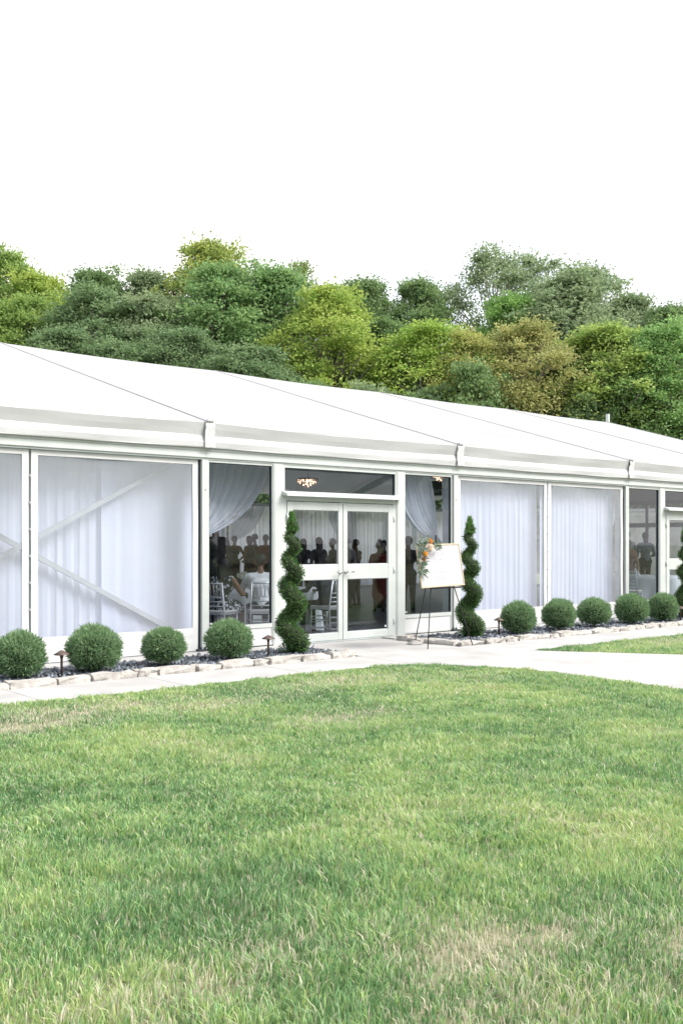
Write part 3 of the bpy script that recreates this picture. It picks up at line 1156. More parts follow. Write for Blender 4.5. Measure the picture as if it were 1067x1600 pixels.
def topiary_meshes(seed, zs):
    rg = np.random.default_rng(seed)
    zk = np.array([-.06, .17, .39, .70, .93, 1.10, 1.285, 1.47, 1.60, 1.72, 1.86])
    pk = np.array([-1.0, 0, 1, 2, 3, 4, 5, 6, 7, 8, 9.0]) * PI
    zz = np.linspace(.02, 1.80, 240)
    ph = np.interp(zz, zk, pk)
    k = zz / 1.85
    rh = .080 * (1 - k) ** .55 + .019
    rt = .134 * (1 - k) ** .55 + .023
    hz = rt * 1.0
    a = ph + YAW * 0          # phase: 0 = to the picture's right
    cx = rh * (np.cos(a) * RX - np.sin(a) * FX)
    cy_ = rh * (np.cos(a) * RY - np.sin(a) * FY)
    core = MB()
    idx = range(0, 240, 3)
    core.tube([(cx[i], cy_[i], max(zz[i], rt[i] * .6)) for i in idx], [rt[i] * .80 for i in idx], 10)
    core.tube([(0, 0, -.02), (0, 0, 1.8)], [.03, .012], 8)
    n = 13000
    wts = rt ** 2
    ii = rg.choice(240, n, p=wts / wts.sum())
    d = rg.normal(0, 1, (n, 3))
    d /= np.linalg.norm(d, axis=1, keepdims=True)
    rr = (.80 + .24 * rg.random(n)) * rt[ii]
    pos = np.stack([cx[ii], cy_[ii], zz[ii]], 1) + d * rr[:, None] * np.array([1, 1, .92])
    ok = pos[:, 2] > .01
    # keep only what lies outside the neighbouring coil
    pos, d, ii = pos[ok], d[ok], ii[ok]
    n = len(pos)
    nr = d * .8 + rg.normal(0, .45, (n, 3)) + np.array([0, 0, .5])
    V, T = leaf_quads(rg, pos, nr, rg.uniform(.018, .040, n), rg.uniform(.008, .016, n), np.clip(rg.normal(.36, .25, n), 0, 1))
    # feathery tip
    m = 900
    zt = rg.uniform(1.66, 1.90, m)
    rad = .080 * np.clip((1.93 - zt) / .27, .06, 1) * np.sqrt(rg.random(m))
    an = rg.uniform(0, 2 * PI, m)
    pt = np.stack([rad * np.cos(an), rad * np.sin(an), zt], 1)
    nt_ = np.stack([np.cos(an) * .35, np.sin(an) * .35, np.ones(m)], 1) + rg.normal(0, .2, (m, 3))
    V2, T2 = leaf_quads(rg, pt, nt_, rg.uniform(.03, .085, m), rg.uniform(.008, .014, m), np.clip(rg.normal(.7, .25, m), 0, 1))
    return quads_mesh('foliage', np.concatenate([V, V2]), np.concatenate([T, T2]), [TOPI_A]), core.mesh('branches', CORE, smooth=True)


for i, (tx, ty, s, lb) in enumerate(((0.73, -1.06, 1.0, 'tall dark green spiral topiary before the left door leaf'),
                                     (4.31, -1.00, 1.0, 'tall dark green spiral topiary beside the sign on the easel'),
                                     (10.62, -.98, 1.0, 'tall dark green spiral topiary before the second glazed entrance'))):
    t = thing('spiral_topiary', lb, 'topiary', (tx, ty, 0), group='spiral topiaries')
    fm, cm = topiary_meshes(40 + i, 1)
    put('foliage', fm, t)
    put('branches', cm, t)


# ------------------------------------------------------------------ trees
def tree_meshes(seed, H, W, cb_, nclump, nleaf, airy, umbrella=False):
    rg = np.random.default_rng(seed)
    rnd = random.Random(seed)
    wood = MB()
    tr_top = H * .80
    wob = [(rnd.uniform(-.15, .15), rnd.uniform(-.15, .15)) for _ in range(6)]
    tp = [Vector((wob[i][0] * i * .4, wob[i][1] * i * .4, tr_top * i / 5)) for i in range(6)]
    tp[0].z = -.4
    r0 = .013 * H + .03
    wood.tube(tp, [r0, r0 * .85, r0 * .7, r0 * .52, r0 * .35, r0 * .15], 7)

    def env(t):
        if umbrella:
            return (math.sin(PI * min(1, max(.02, t)) ** .55)) ** .5 if t < 1 else 0
        return max(.12, math.sin(PI * (0.08 + .90 * t) ** .80)) ** .62
    cl = []
    nl = int(nclump * .45)
    zb = H * cb_
    for k in range(nl):
        t = rnd.uniform(0.0, .92)
        z0 = zb + (tr_top - zb) * t * .85
        az = k * 2.4 + rnd.uniform(-.4, .4)
        tt = min(.98, t + rnd.uniform(.05, .25))
        rr = W / 2 * env(tt) * rnd.uniform(.5, 1.12)
        end = Vector((math.cos(az) * rr, math.sin(az) * rr, zb + (H - zb) * tt))
        f_ = z0 / tr_top * 5
        i = min(int(f_), 4)
        st = tp[i].lerp(tp[i + 1], f_ - i)
        mid = st.lerp(end, .5) + Vector((rnd.uniform(-.2, .2), rnd.uniform(-.2, .2), rnd.uniform(0, .35)))
        br = r0 * (.42 - .25 * t)
        wood.tube([st, mid, end], [br, br * .6, br * .18], 5)
        cl.append((end, rnd.uniform(.75, 1.1)))
        for _ in range(2):
            q = rnd.uniform(.45, .9)
            m2 = mid.lerp(end, q)
            e2 = m2 + Vector((rnd.uniform(-1, 1), rnd.uniform(-1, 1), rnd.uniform(.0, .9))) * W * .13
            wood.tube([m2, e2], [br * .35, br * .1], 4)
            cl.append((e2, rnd.uniform(.55, .9)))
    while len(cl) < nclump:
        t = rnd.random()
        az = rnd.uniform(0, 2 * PI)
        rr = W / 2 * env(t) * math.sqrt(rnd.uniform(.25, 1.0))
        cl.append((Vector((math.cos(az) * rr, math.sin(az) * rr, zb + (H - zb) * t)), rnd.uniform(.5, .95)))
    Vs, Ts = [], []
    base = W * .098
    per = max(30, nleaf // len(cl))
    for (c, s) in cl:
        n = int(per * s * s * rnd.uniform(.7, 1.2))
        d = rg.normal(0, 1, (n, 3))
        d /= np.linalg.norm(d, axis=1, keepdims=True)
        d[:, 2] = np.where((d[:, 2] < -.2) & (rg.random(n) < .6), -d[:, 2], d[:, 2])
        rr = base * s * np.abs(rg.normal(.62, .36 + .15 * airy, n))
        pos = np.array(c)[None] + d * rr[:, None] * np.array([1.05, 1.05, .85])
        nr = d * .6 + rg.normal(0, .75, (n, 3)) + np.array([0, 0, -.05])
        ctint = rg.normal(0, .13)
        V, T = leaf_quads(rg, pos, nr, rg.uniform(.10, .21, n), rg.uniform(.065, .12, n), np.clip(rg.normal(.50, .16, n) + ctint, 0, 1))
        Vs.append(V)
        Ts.append(T)
    # loose leaves spread through the whole crown, so that clumps run together
    n = int(nleaf * .19 * (1 - .5 * airy))
    tt = rg.random(n)
    er = np.array([env(min(.97, q)) for q in tt]) * W / 2
    az = rg.uniform(0, 2 * PI, n)
    lob = 1 + .20 * np.sin(az * 3 + tt * 7 + seed) + .12 * np.sin(az * 7 - tt * 13)
    rr = er * lob * np.sqrt(rg.uniform(.35, 1.0, n))
    pos = np.stack([np.cos(az) * rr, np.sin(az) * rr, zb + (H - zb) * tt], 1)
    V, T = leaf_quads(rg, pos, rg.normal(0, 1, (n, 3)), rg.uniform(.10, .20, n), rg.uniform(.065, .12, n), np.clip(rg.normal(.52, .17, n), 0, 1))
    Vs.append(V)
    Ts.append(T)
    return quads_mesh('crown', np.concatenate(Vs), np.concatenate(Ts), [None]), wood.mesh('trunk', BARK, smooth=True)


VAR = [tree_meshes(1, 12, 5.2, .22, 210, 44000, .35), tree_meshes(2, 12, 5.0, .20, 200, 42000, .35), tree_meshes(3, 12, 5.6, .20, 230, 48000, .3),
       tree_meshes(4, 12, 5.2, .18, 210, 44000, .4), tree_meshes(5, 12, 4.6, .34, 95, 15000, .8), tree_meshes(6, 12, 5.8, .38, 120, 21000, .7),
       tree_meshes(7, 12, 6.0, .46, 130, 28000, .45, True)]
LEAF = {
    'dark': leaf_mat('leaf_dark', (0.114, 0.214, 0.092), (0.274, 0.386, 0.155)),
    'deep': leaf_mat('leaf_deep', (0.128, 0.221, 0.105), (0.265, 0.370, 0.180)),
    'grey': leaf_mat('leaf_grey', (0.190, 0.279, 0.154), (0.344, 0.429, 0.235)),
    'mid': leaf_mat('leaf_mid', (0.151, 0.292, 0.117), (0.309, 0.454, 0.180)),
    'lime': leaf_mat('leaf_lime', (0.144, 0.270, 0.075), (0.418, 0.550, 0.165)),
    'gold': leaf_mat('leaf_gold', (0.149, 0.253, 0.081), (0.528, 0.572, 0.154)),
    'yellow': leaf_mat('leaf_yellow', (0.184, 0.333, 0.069), (0.517, 0.600, 0.154)),
    'yellow2': leaf_mat('leaf_yellow_green', (0.172, 0.322, 0.081), (0.495, 0.583, 0.176)),
    'olive': leaf_mat('leaf_olive', (0.121, 0.207, 0.078), (0.330, 0.398, 0.138)),
    'umber_lime': leaf_mat('leaf_bright_lime', (0.172, 0.356, 0.069), (0.506, 0.600, 0.143)),
    'amber': leaf_mat('leaf_amber', (0.276, 0.345, 0.098), (0.600, 0.583, 0.220)),
    'rust': leaf_mat('leaf_rust', (0.218, 0.287, 0.103), (0.572, 0.539, 0.220)),
    'leafgreen': leaf_mat('leaf_fresh', (0.098, 0.247, 0.063), (0.319, 0.506, 0.143)),
    'pale': leaf_mat('leaf_pale', (0.138, 0.301, 0.095), (0.398, 0.578, 0.220)),
}
TREES = [
    (14.7, 45.2, 3.80, 14.5, 3.5, 'lime', 0, 'airy lime green tree behind the near end of the roof'),
    (15.4, 42.0, 3.40, 13.0, 4.0, 'yellow', 1, 'yellow topped tree behind the dark rounded tree at the near end of the wood'),
    (19.6, 43.7, 4.20, 13.5, 4.4, 'dark', 2, 'tall dark green tree between the yellow topped one and the gold topped one'),
    (22.1, 41.7, 4.20, 13.4, 3.9, 'grey', 3, 'tall grey green tree just before the gold topped tree'),
    (24.4, 38.4, 4.00, 15.2, 4.7, 'gold', 0, 'tallest tree with gold tinged top above the dense green pair'),
    (28.5, 35.0, 4.00, 14.1, 2.4, 'olive', 4, 'thin airy olive tree rising beside the dense green pair'),
    (32.1, 33.3, 4.20, 13.0, 3.9, 'dark', 2, 'dark green tree behind the bright yellow green one'),
    (33.2, 29.8, 3.80, 12.8, 3.5, 'dark', 1, 'dark green tree between the bright yellow green tree and the lime umbrella tree'),
    (38.0, 28.4, 4.20, 14.6, 4.6, 'grey', 5, 'tall open grey green tree with branches showing against the sky'),
    (41.9, 27.7, 4.60, 14.5, 4.4, 'grey', 4, 'airy grey green tree with sky showing through its thin top'),
    (43.1, 25.4, 4.40, 13.8, 5.1, 'grey', 5, 'wide open topped grey green tree on the skyline above the rust tinged tree'),
    (44.4, 23.1, 4.20, 12.0, 3.9, 'grey', 3, 'grey green tree on the falling skyline beyond the ridge stub'),
    (44.5, 20.4, 3.80, 11.4, 3.7, 'dark', 2, 'dark green tree lowest on the far skyline'),
    (10.7, 38.1, 2.20, 11.5, 3.5, 'lime', 3, 'lime green tree standing outside the near end of the wood'),
    (13.1, 37.5, 2.40, 11.6, 3.6, 'lime', 2, 'lime green tree in front of the yellow topped tree'),
    (14.9, 34.6, 2.20, 11.8, 4.5, 'deep', 0, 'dark rounded tree beside the lime green ones'),
    (17.3, 32.6, 2.20, 11.5, 3.9, 'grey', 1, 'grey green tree between the dark rounded tree and the dense green pair'),
    (20.5, 31.3, 2.40, 13.1, 4.9, 'mid', 2, 'broad dense green tree under the gold topped one'),
    (22.7, 29.4, 2.40, 12.9, 4.1, 'mid', 3, 'dense green tree next to the bright yellow green one'),
    (22.9, 25.4, 1.80, 12.0, 3.9, 'yellow', 0, 'bright yellow green tree standing alone among dark ones'),
    (26.2, 25.2, 2.20, 10.4, 2.9, 'dark', 1, 'low dark tree in the shade between the bright yellow green and lime umbrella trees'),
    (25.9, 21.6, 1.60, 10.1, 4.2, 'umber_lime', 6, 'bright lime umbrella crowned tree with bare branches below'),
    (26.6, 19.7, 1.40, 9.6, 2.8, 'amber', 6, 'small amber yellow tree with bare stems beside the lime umbrella tree'),
    (28.4, 18.2, 1.40, 10.0, 4.0, 'rust', 6, 'rust and olive coloured tree with visible trunks above the roof'),
    (33.5, 23.0, 2.80, 11.7, 3.6, 'leafgreen', 2, 'fresh green tree peering over the amber tree'),
    (35.9, 21.1, 2.80, 12.7, 5.1, 'grey', 3, 'massive grey green tree behind the rust coloured one'),
    (32.2, 16.3, 1.60, 10.0, 4.2, 'yellow2', 1, 'yellow green tree above the ridge stub of the tent'),
    (33.4, 14.0, 1.40, 10.1, 3.5, 'pale', 0, 'pale green tree beyond the falling end of the roof'),
    (37.7, 14.4, 2.00, 10.5, 3.5, 'mid', 2, 'mid green tree past the pale one at the far end of the wood'),
    (11.8, 30.7, 1.20, 9.8, 3.5, 'deep', 3, 'dark low tree against the near part of the ridge'),
    (13.8, 29.1, 1.20, 9.3, 3.2, 'deep', 1, 'dark low tree under the grey green one beside the dark rounded tree'),
    (16.4, 28.2, 1.40, 9.9, 3.5, 'deep', 2, 'dark low tree at the foot of the broad dense green one'),
    (18.4, 25.2, 1.20, 9.1, 3.8, 'deep', 0, 'dark low tree at the foot of the dense green one'),
    (31.5, 18.2, 1.80, 8.6, 3.4, 'deep', 2, 'dark low tree between the rust tree and the yellow green tree by the stub'),
    (28.6, 25.8, 2.60, 8.6, 4.0, 'deep', 3, 'dark low tree showing under the lime umbrella crown'),
    (32.8, 24.9, 3.00, 8.6, 4.2, 'deep', 1, 'dark low tree showing behind the amber stems'),
    (12.2, 47.3, 3.80, 13.4, 5.2, 'mid', 1, 'mid green tree behind the airy lime one at the near end'),
    (48.7, 19.5, 4.20, 12.0, 5.0, 'grey', 0, 'grey green tree at the far end of the wood behind the mid green one'),
]
HW = [5.2, 5.0, 5.6, 5.2, 4.6, 5.8, 6.0]
for i, (tx, ty, tz, th, tw, lf, v, lb) in enumerate(TREES):
    th = 1.5 + WOOD * (tz + th - 1.5)
    tx, ty, tw = CAM.x + WOOD * (tx - CAM.x), CAM.y + WOOD * (ty - CAM.y), tw * WOOD
    th -= hill_z(tx, ty)
    t = thing('tree', lb, 'tree', (tx, ty, hill_z(tx, ty) - .05), group='trees of the wood behind the tent')
    t.rotation_euler = (0, 0, i * 2.1)
    cm, wm = VAR[v]
    sw = tw * 1.62 / HW[v]
    t.scale = (sw, sw, th / 12 * 1.0)
    o = put('crown', cm, t)
    o.material_slots[0].link = 'OBJECT'
    o.material_slots[0].material = LEAF[lf]
    put('trunk', wm, t)
# undergrowth filling the foot of the wood
rgU = random.Random(8)
UND = tree_meshes(21, 6, 4.6, .04, 70, 15000, .3)
for k in range(16):
    d_ = rgU.uniform(42, 45.5) * WOOD
    r_ = (-19 + 38 * (k + .5) / 16) * WOOD
    ux, uy = CAM.x + FX * d_ + RX * r_, CAM.y + FY * d_ + RY * r_
    t = thing('understory_tree', 'short dark leafy tree in the undergrowth at the foot of the wood', 'tree', (ux, uy, hill_z(ux, uy) - .05), group='undergrowth trees at the foot of the wood')
    s = rgU.uniform(.85, 1.2) * WOOD
    t.scale = (s, s, s * rgU.uniform(.95, 1.25))
    t.rotation_euler = (0, 0, k * 1.7)
    o = put('crown', UND[0], t)
    o.material_slots[0].link = 'OBJECT'
    o.material_slots[0].material = LEAF[('deep', 'dark', 'grey')[k % 3]]
    put('trunk', UND[1], t)

# the tree line across the lawn, which the glass mirrors
for k in range(15):
    r_ = -62 + 124 * (k + .5) / 15
    bx, by = 10 + r_ + rgU.uniform(-2, 2), -52 - rgU.uniform(0, 9)
    t = thing('tree', 'broad green tree across the lawn, seen as a reflection in the tent glass', 'tree', (bx, by, -.05), group='trees across the lawn')
    s = rgU.uniform(1.2, 1.55)
    t.scale = (s * 1.25, s * 1.25, s)
    t.rotation_euler = (0, 0, k * 2.3)
    o = put('crown', VAR[k % 4][0], t)
    o.material_slots[0].link = 'OBJECT'
    o.material_slots[0].material = LEAF[('deep', 'dark', 'mid')[k % 3]]
    put('trunk', VAR[k % 4][1], t)

# ================================================================== PATH LAMPS
LAMPS = [(-2.64, -1.24, 'small bronze path lamp between two round bushes before the cross-braced wall'),
         (.24, -1.20, 'small bronze path lamp beside the spiral topiary at the doors'),
         (4.98, -1.02, 'small bronze path lamp between the spiral topiary and a bush near the easel'),
         (9.91, -1.30, 'small bronze path lamp at the foot of the topiary by the second entrance')]
for (lx, ly, lb) in LAMPS:
    t = thing('path_lamp', lb, 'lamp', (lx, ly, 0), group='path lamps in the beds')
    MB().lathe([(.014, -.05), (.014, .20), (.017, .215), (.024, .25), (.024, .26)], 12).build('stem', BRONZE, t, smooth=True)
    MB().lathe([(.088, .252), (.090, .256), (.060, .276), (.028, .294), (.014, .302), (0.0005, .304)], 20).build('shade', BRONZE, t, smooth=True)

# ================================================================== EASEL, SIGN, FLOWERS
ez = thing('easel', 'thin black tripod easel standing on the paving by the doors', 'easel', (3.05, -1.6, 0))


def rel(p, o):
    return (p[0] - o[0], p[1] - o[1], p[2] - o[2])


EO = (3.05, -1.6, 0)
apex = (3.06, -1.50, 1.62)
for p, q in (((2.60, -1.78, .005), (2.99, -1.50, 1.50)), ((3.53, -1.78, .005), (3.14, -1.50, 1.50)), ((2.98, -1.12, .005), (3.06, -1.47, 1.56))):
    MB().tube([rel(p, EO), rel(q, EO)], [.0075, .0075], 8).build('leg', BLACK, ez, smooth=True)
MB().box(-.09, .09, .08, .13, 1.46, 1.50).build('head', BLACK, ez)
MB().tube([rel((3.06, -1.515, 1.40), EO), rel((3.06, -1.48, 1.63), EO)], .013, 8).build('mast', BLACK, ez)
MB().tube([(-.30, -.075, .862), (.34, -.075, .862)], .012, 8).build('rest_bar', BLACK, ez)
tag(MB().build('x', BLACK), None) if False else None
sb = MB()
sb.grid(lambda u, v: (2.97 + (u - .5) * .22, -1.13 + (v - .5) * .16, .008 + .055 * math.sin(PI * u) ** .6 * math.sin(PI * v) ** .6), 8, 6)
sb.grid(lambda u, v: (2.97 + (.5 - u) * .22, -1.13 + (v - .5) * .16, .006), 2, 2)
tag(sb.build('sandbag', mat('grey_bag', (.30, .29, .28), .8), smooth=True), 'small grey sandbag at the rear foot of the easel', 'sandbag')

SG = thing('sign_board', 'white sign in a thin gold frame resting on the black easel', 'sign', (2.98, -1.66, 1.19))
SG.rotation_euler = (R(-9), R(-1.2), R(3))
hw, hh = .470, .315
fr = MB()
fr.box(-hw, hw, -.012, .012, -hh, -hh + .022)
fr.box(-hw, hw, -.012, .012, hh - .022, hh)
fr.box(-hw, -hw + .022, -.0125, .0125, -hh + .022, hh - .022)
fr.box(hw - .022, hw, -.0125, .0125, -hh + .022, hh - .022)
bevel(fr.build('frame', GOLD, SG), .003)
MB().box(-hw + .021, hw - .021, -.004, .006, -hh + .021, hh - .021).build('panel', BOARD, SG)
ink = MB()
ri = random.Random(3)
# faint, unreadable rows of pale strokes as the photograph shows them
for (zc, xs, hgt) in ((.16, (-.13, -.03, .055), .055), (.085, (-.10, -.06, .0, .03, .07), .03), (-.02, (-.12, -.05, .02, .1), .02), (-.11, (-.13, -.07, -.02, .04, .1), .04), (-.20, (-.11, -.06, .0, .05), .05)):
    for xx in xs:
        ink.tube([(xx, -.0052, zc - hgt / 2), (xx + ri.uniform(-.004, .02), -.0052, zc + hgt / 2)], .0022, 4)
        if hgt > .035:
            ink.tube([(xx, -.0052, zc + hgt / 2), (xx + .035, -.0052, zc + hgt / 2 + ri.uniform(-.006, .006))], .0020, 4)
ink.build('lettering', INK, SG)

FLG = thing('flower_garland', 'orange and cream flower garland with trailing green leaves on the sign corner', 'flowers', (2.57, -1.70, 1.46))
EUC = leaf_mat('garland_leaves', (.10, .17, .12), (.30, .38, .26), .25)
rgF = np.random.default_rng(77)


def strand(name, pts, rad, n, ln):
    P = np.array(pts)
    t = rgF.random(n) * (len(P) - 1.001)
    i = t.astype(int)
    f_ = (t - i)[:, None]
    c = P[i] * (1 - f_) + P[i + 1] * f_
    d = rgF.normal(0, 1, (n, 3))
    d /= np.linalg.norm(d, axis=1, keepdims=True)
    pos = c + d * rad * rgF.random((n, 1)) * np.array([1, .55, 1])
    nr = d * .8 + np.array([0, -.3, -.35]) + rgF.normal(0, .3, (n, 3))
    V, T = leaf_quads(rgF, pos, nr, rgF.uniform(ln * .7, ln * 1.3, n), rgF.uniform(ln * .35, ln * .55, n), np.clip(rgF.normal(.45, .28, n), 0, 1))
    return put(name, quads_mesh(name, V, T, [EUC]), FLG)


strand('foliage', [(-.05, -.02, .04), (.05, -.03, .10), (.16, -.03, .08)], .085, 90, .06)
strand('foliage', [(-.03, -.02, .02), (-.05, -.03, -.12), (-.03, -.03, -.26), (-.01, -.03, -.40)], .075, 190, .06)
strand('foliage', [(.20, -.03, .05), (.28, -.03, .03), (.33, -.03, .01)], .055, 55, .055)


def rose(c, r_, col, name, lb):
    b_ = MB()
    rr = random.Random(hash(name) % 1000 + int(r_ * 1000))
    for ring, (q, tilt, npet) in enumerate(((.25, .2, 4), (.55, .6, 6), (.9, 1.05, 8))):
        for k in range(npet):
            a = 2 * PI * k / npet + ring * .5
            ax = Vector((math.cos(a), -.0, math.sin(a)))
            cc = Vector(c) + ax * r_ * q * .6 + Vector((0, -r_ * (.7 - q * .55), 0))
            nrm = (ax * math.sin(tilt) + Vector((0, -math.cos(tilt), 0))).normalized()
            u = nrm.orthogonal().normalized()
            v = nrm.cross(u)
            ps = [cc + (u * math.cos(b2) + v * math.sin(b2)) * r_ * .42 + nrm * (.06 * r_ if j % 2 else -.02 * r_) for j, b2 in enumerate([2 * PI * j / 7 for j in range(7)])]
            b_.add([cc - nrm * r_ * .10] + ps, [(0, j + 1, (j + 1) % 7 + 1) for j in range(7)])
    b_.ball(c, r_ * .5, 8, 6)
    o = b_.build('flower', mat(name, col, .7, .2, 30, transl=.15), FLG)
    o['label'] = lb
    return o


rose((.09, -.07, .075), .055, (.62, .24, .05), 'petal_orange', 'orange bloom')
rose((.07, -.08, -.01), .085, (.72, .60, .50), 'petal_cream', 'large cream bloom')
rose((-.01, -.07, -.10), .055, (.66, .30, .04), 'petal_amber', 'amber bloom')
rose((-.03, -.07, -.17), .045, (.42, .10, .05), 'petal_rust', 'rust red bloom')
rose((-.08, -.05, -.20), .030, (.75, .68, .60), 'petal_blush', 'small blush bloom')


# ================================================================== FURNITURE IN THE HALL
def make_chair(label, loc, rz, group='banquet chairs in the tent'):
    t = thing('banquet_chair', label, 'chair', (loc[0], loc[1], .004), rz, group)
    hw_, hd_ = .195, .20
    for s in (-1, 1):
        MB().tube([(s * hw_, hd_, 0), (s * hw_ * .97, hd_ - .02, .44)], .014, 8).build('leg', CHAIRM, t, smooth=True)
        MB().tube([(s * hw_, -hd_ - .03, 0), (s * hw_ * .97, -hd_, .45), (s * hw_ * .90, -hd_ - .06, .92)], .014, 8).build('leg', CHAIRM, t, smooth=True)
        b_ = MB()
        for z in (.14, .27):
            b_.tube([(s * hw_ * .985, hd_, z), (s * hw_ * .985, -hd_ - .01, z)], .009, 6)
        b_.build('stretcher', CHAIRM, t)
    for y_ in (hd_, -hd_ - .01):
        b_ = MB()
        for z in (.12, .22, .31):
            b_.tube([(-hw_, y_, z), (hw_, y_, z)], .009, 6)
        b_.build('stretcher', CHAIRM, t)
    MB().box(-hw_ - .01, hw_ + .01, -hd_ - .01, hd_ + .01, .435, .460).build('seat', CHAIRM, t)
    bevel(MB().box(-hw_ - .005, hw_ + .005, -hd_ - .005, hd_ + .005, .461, .495).build('cushion', CUSH, t), .012, 2)
    for z, yy in ((.56, -.214), (.63, -.223), (.70, -.232), (.905, -.258)):
        MB().tube([(-hw_ * .95, yy, z), (hw_ * .95, yy, z)], .012, 6).build('back_rail', CHAIRM, t, smooth=True)
    for k in range(6):
        xx = -hw_ * .75 + hw_ * 1.5 * k / 5
        MB().tube([(xx, -.232, .70), (xx, -.258, .905)], .008, 6).build('spindle', CHAIRM, t, smooth=True)
    return t


def make_table(lab, lab2, loc, rad, h=.75, m=LINEN):
    t = thing('banquet_table', lab, 'table', (loc[0], loc[1], .004))
    MB().lathe([(rad - .02, h - .035), (rad - .01, h - .02), (rad - .01, h - .008)], 28).build('tabletop', CHAIRM, t)
    for k in range(4):
        a = PI / 4 + k * PI / 2
        MB().tube([(rad * .55 * math.cos(a), rad * .55 * math.sin(a), 0), (rad * .5 * math.cos(a), rad * .5 * math.sin(a), h - .03)], .018, 6).build('leg', CHAIRM, t)

    def fn(u, v):
        a = 2 * PI * u
        if v < .25:
            q = v / .25
            return (rad * q * math.cos(a), rad * q * math.sin(a), h + .002)
        q = (v - .25) / .75
        rr = rad + .012 + q * (.05 + .045 * math.sin(a * 11) + .02 * math.sin(a * 17 + 1))
        return (rr * math.cos(a), rr * math.sin(a), h + .002 - q * (h - .03))
    c = MB().grid(fn, 110, 12).build('tablecloth', m, loc=(loc[0], loc[1], .004), smooth=True)
    tag(c, lab2, 'tablecloth')
    return t


make_table('round banquet table among the guests inside the side window', 'pale cloth on the round table by the side window', (2.15, 2.15), .68)
make_table('small round table just inside the left door leaf', 'white cloth on the small table behind the left door leaf', (2.92, 1.72), .38)
make_table('round banquet table laid with glasses by the second entrance', 'grey cloth on the table laid with glasses', (13.3, 1.75), .80)
make_chair('silver slat backed chair of the guest in the white shirt', (1.48, .72), R(-28))
make_chair('silver slat backed chair of the woman in the patterned dress', (.86, .92), R(-62))
make_chair('silver slat backed chair behind the left door leaf', (2.86, .80), R(10))
make_chair('silver slat backed chair by the table with the glasses', (11.25, .72), R(-70))
make_chair('silver slat backed chair of the guest in the blue shirt', (1.05, 2.15), R(-92))

GL2 = glass_mat('stemware', (.93, .95, .95), .01, ior=1.6)
for k, (gx, gy) in enumerate(((12.75, 1.35), (12.95, 1.2), (13.15, 1.12), (13.4, 1.08), (13.65, 1.15), (12.65, 1.6), (13.9, 1.3))):
    o = MB().lathe([(.034, .756), (.034, .760), (.004, .764), (.004, .84), (.030, .865), (.040, .90), (.034, .96)], 14, (0, 0, 0)).build('wine_glass', GL2, smooth=True, loc=(gx, gy, 0))
    tag(o, 'clear stemmed wine glass on the table laid by the second entrance', 'glass', 'wine glasses on the table')
    if k % 2 == 0:
        nb = MB()
        nb.lathe([(.055, .757), (.045, .79), (.028, .83), (.004, .88)], 7)
        o = nb.build('napkin', mat('white_linen_napkin', (.75, .75, .75), .8), loc=(gx - .1, gy + .12, 0))
        tag(o, 'folded white napkin standing on the table with the glasses', 'napkin', 'napkins on the table')

cpv = thing('centrepiece', 'white flower centrepiece on the round table by the side window', 'flowers', (2.0, 1.95, .758))
MB().lathe([(.04, 0), (.055, .03), (.05, .10), (.035, .13)], 14).build('vase', GL2, cpv, smooth=True)
b = MB()
rr = random.Random(4)
for k in range(26):
    d = Vector((rr.gauss(0, 1), rr.gauss(0, 1), abs(rr.gauss(0, 1)))).normalized() * rr.uniform(.06, .12)
    b.ball((d.x, d.y, .17 + d.z), rr.uniform(.022, .035), 6, 5)
b.build('blooms', mat('white_blooms', (.6, .6, .52), .7, .3, 30), cpv)

# chandeliers
BULB = bpy.data.materials.new('warm_bulb')
BULB.use_nodes = True
bb = BULB.node_tree.nodes['Principled BSDF']
bb.inputs['Base Color'].default_value = (.9, .6, .4, 1)
bb.inputs['Emission Color'].default_value = (1, .62, .38, 1)
bb.inputs['Emission Strength'].default_value = 1.6
for (qx, qz, lb) in ((7.62, 2.98, 'lit crystal chandelier hanging over the hall behind the transom'), (12.3, 3.30, 'lit crystal chandelier hanging deeper in the hall above the tied swag')):
    t = thing('chandelier', lb, 'chandelier', (qx, 7.45, qz))
    MB().tube([(0, 0, .15), (0, 0, 5.2 - qz)], .006, 6).build('chain', STEEL, t)
    MB().lathe([(.245, .10), (.25, .12), (.245, .14), (.235, .12)], 24).build('ring', STEEL, t)
    rr = random.Random(int(qx))
    b = MB()
    b2 = MB()
    for k in range(150):
        a = rr.uniform(0, 2 * PI)
        q = .25 * math.sqrt(rr.random())
        z = .11 - rr.random() * .22 * (1.25 - q / .25)
        (b if k % 3 else b2).ball((q * math.cos(a), q * math.sin(a), z), rr.uniform(.010, .018), 5, 4)
    b.build('crystals', mat('crystal', (.75, .62, .55), .15, .2, 30), t)
    b2.build('bulbs', BULB, t)

# loudspeaker fixed to the post by the tied swag
t = thing('wall_speaker', 'small black loudspeaker mounted high on the post behind the easel', 'speaker', (5.0, .30, 2.34))
bevel(MB().box(-.16, .02, .0, .16, 0, .24).build('cabinet', BLACK, t), .015)
MB().lathe([(.055, 0), (.06, .01), (.03, .012), (.001, .02)], 16, (-.07, .08, .24)).build('cone', GASKET, t)
MB().tube([(.0, .08, .12), (.04, .02, .12), (.04, -.05, .12)], .015, 6).build('bracket', BLACK, t)


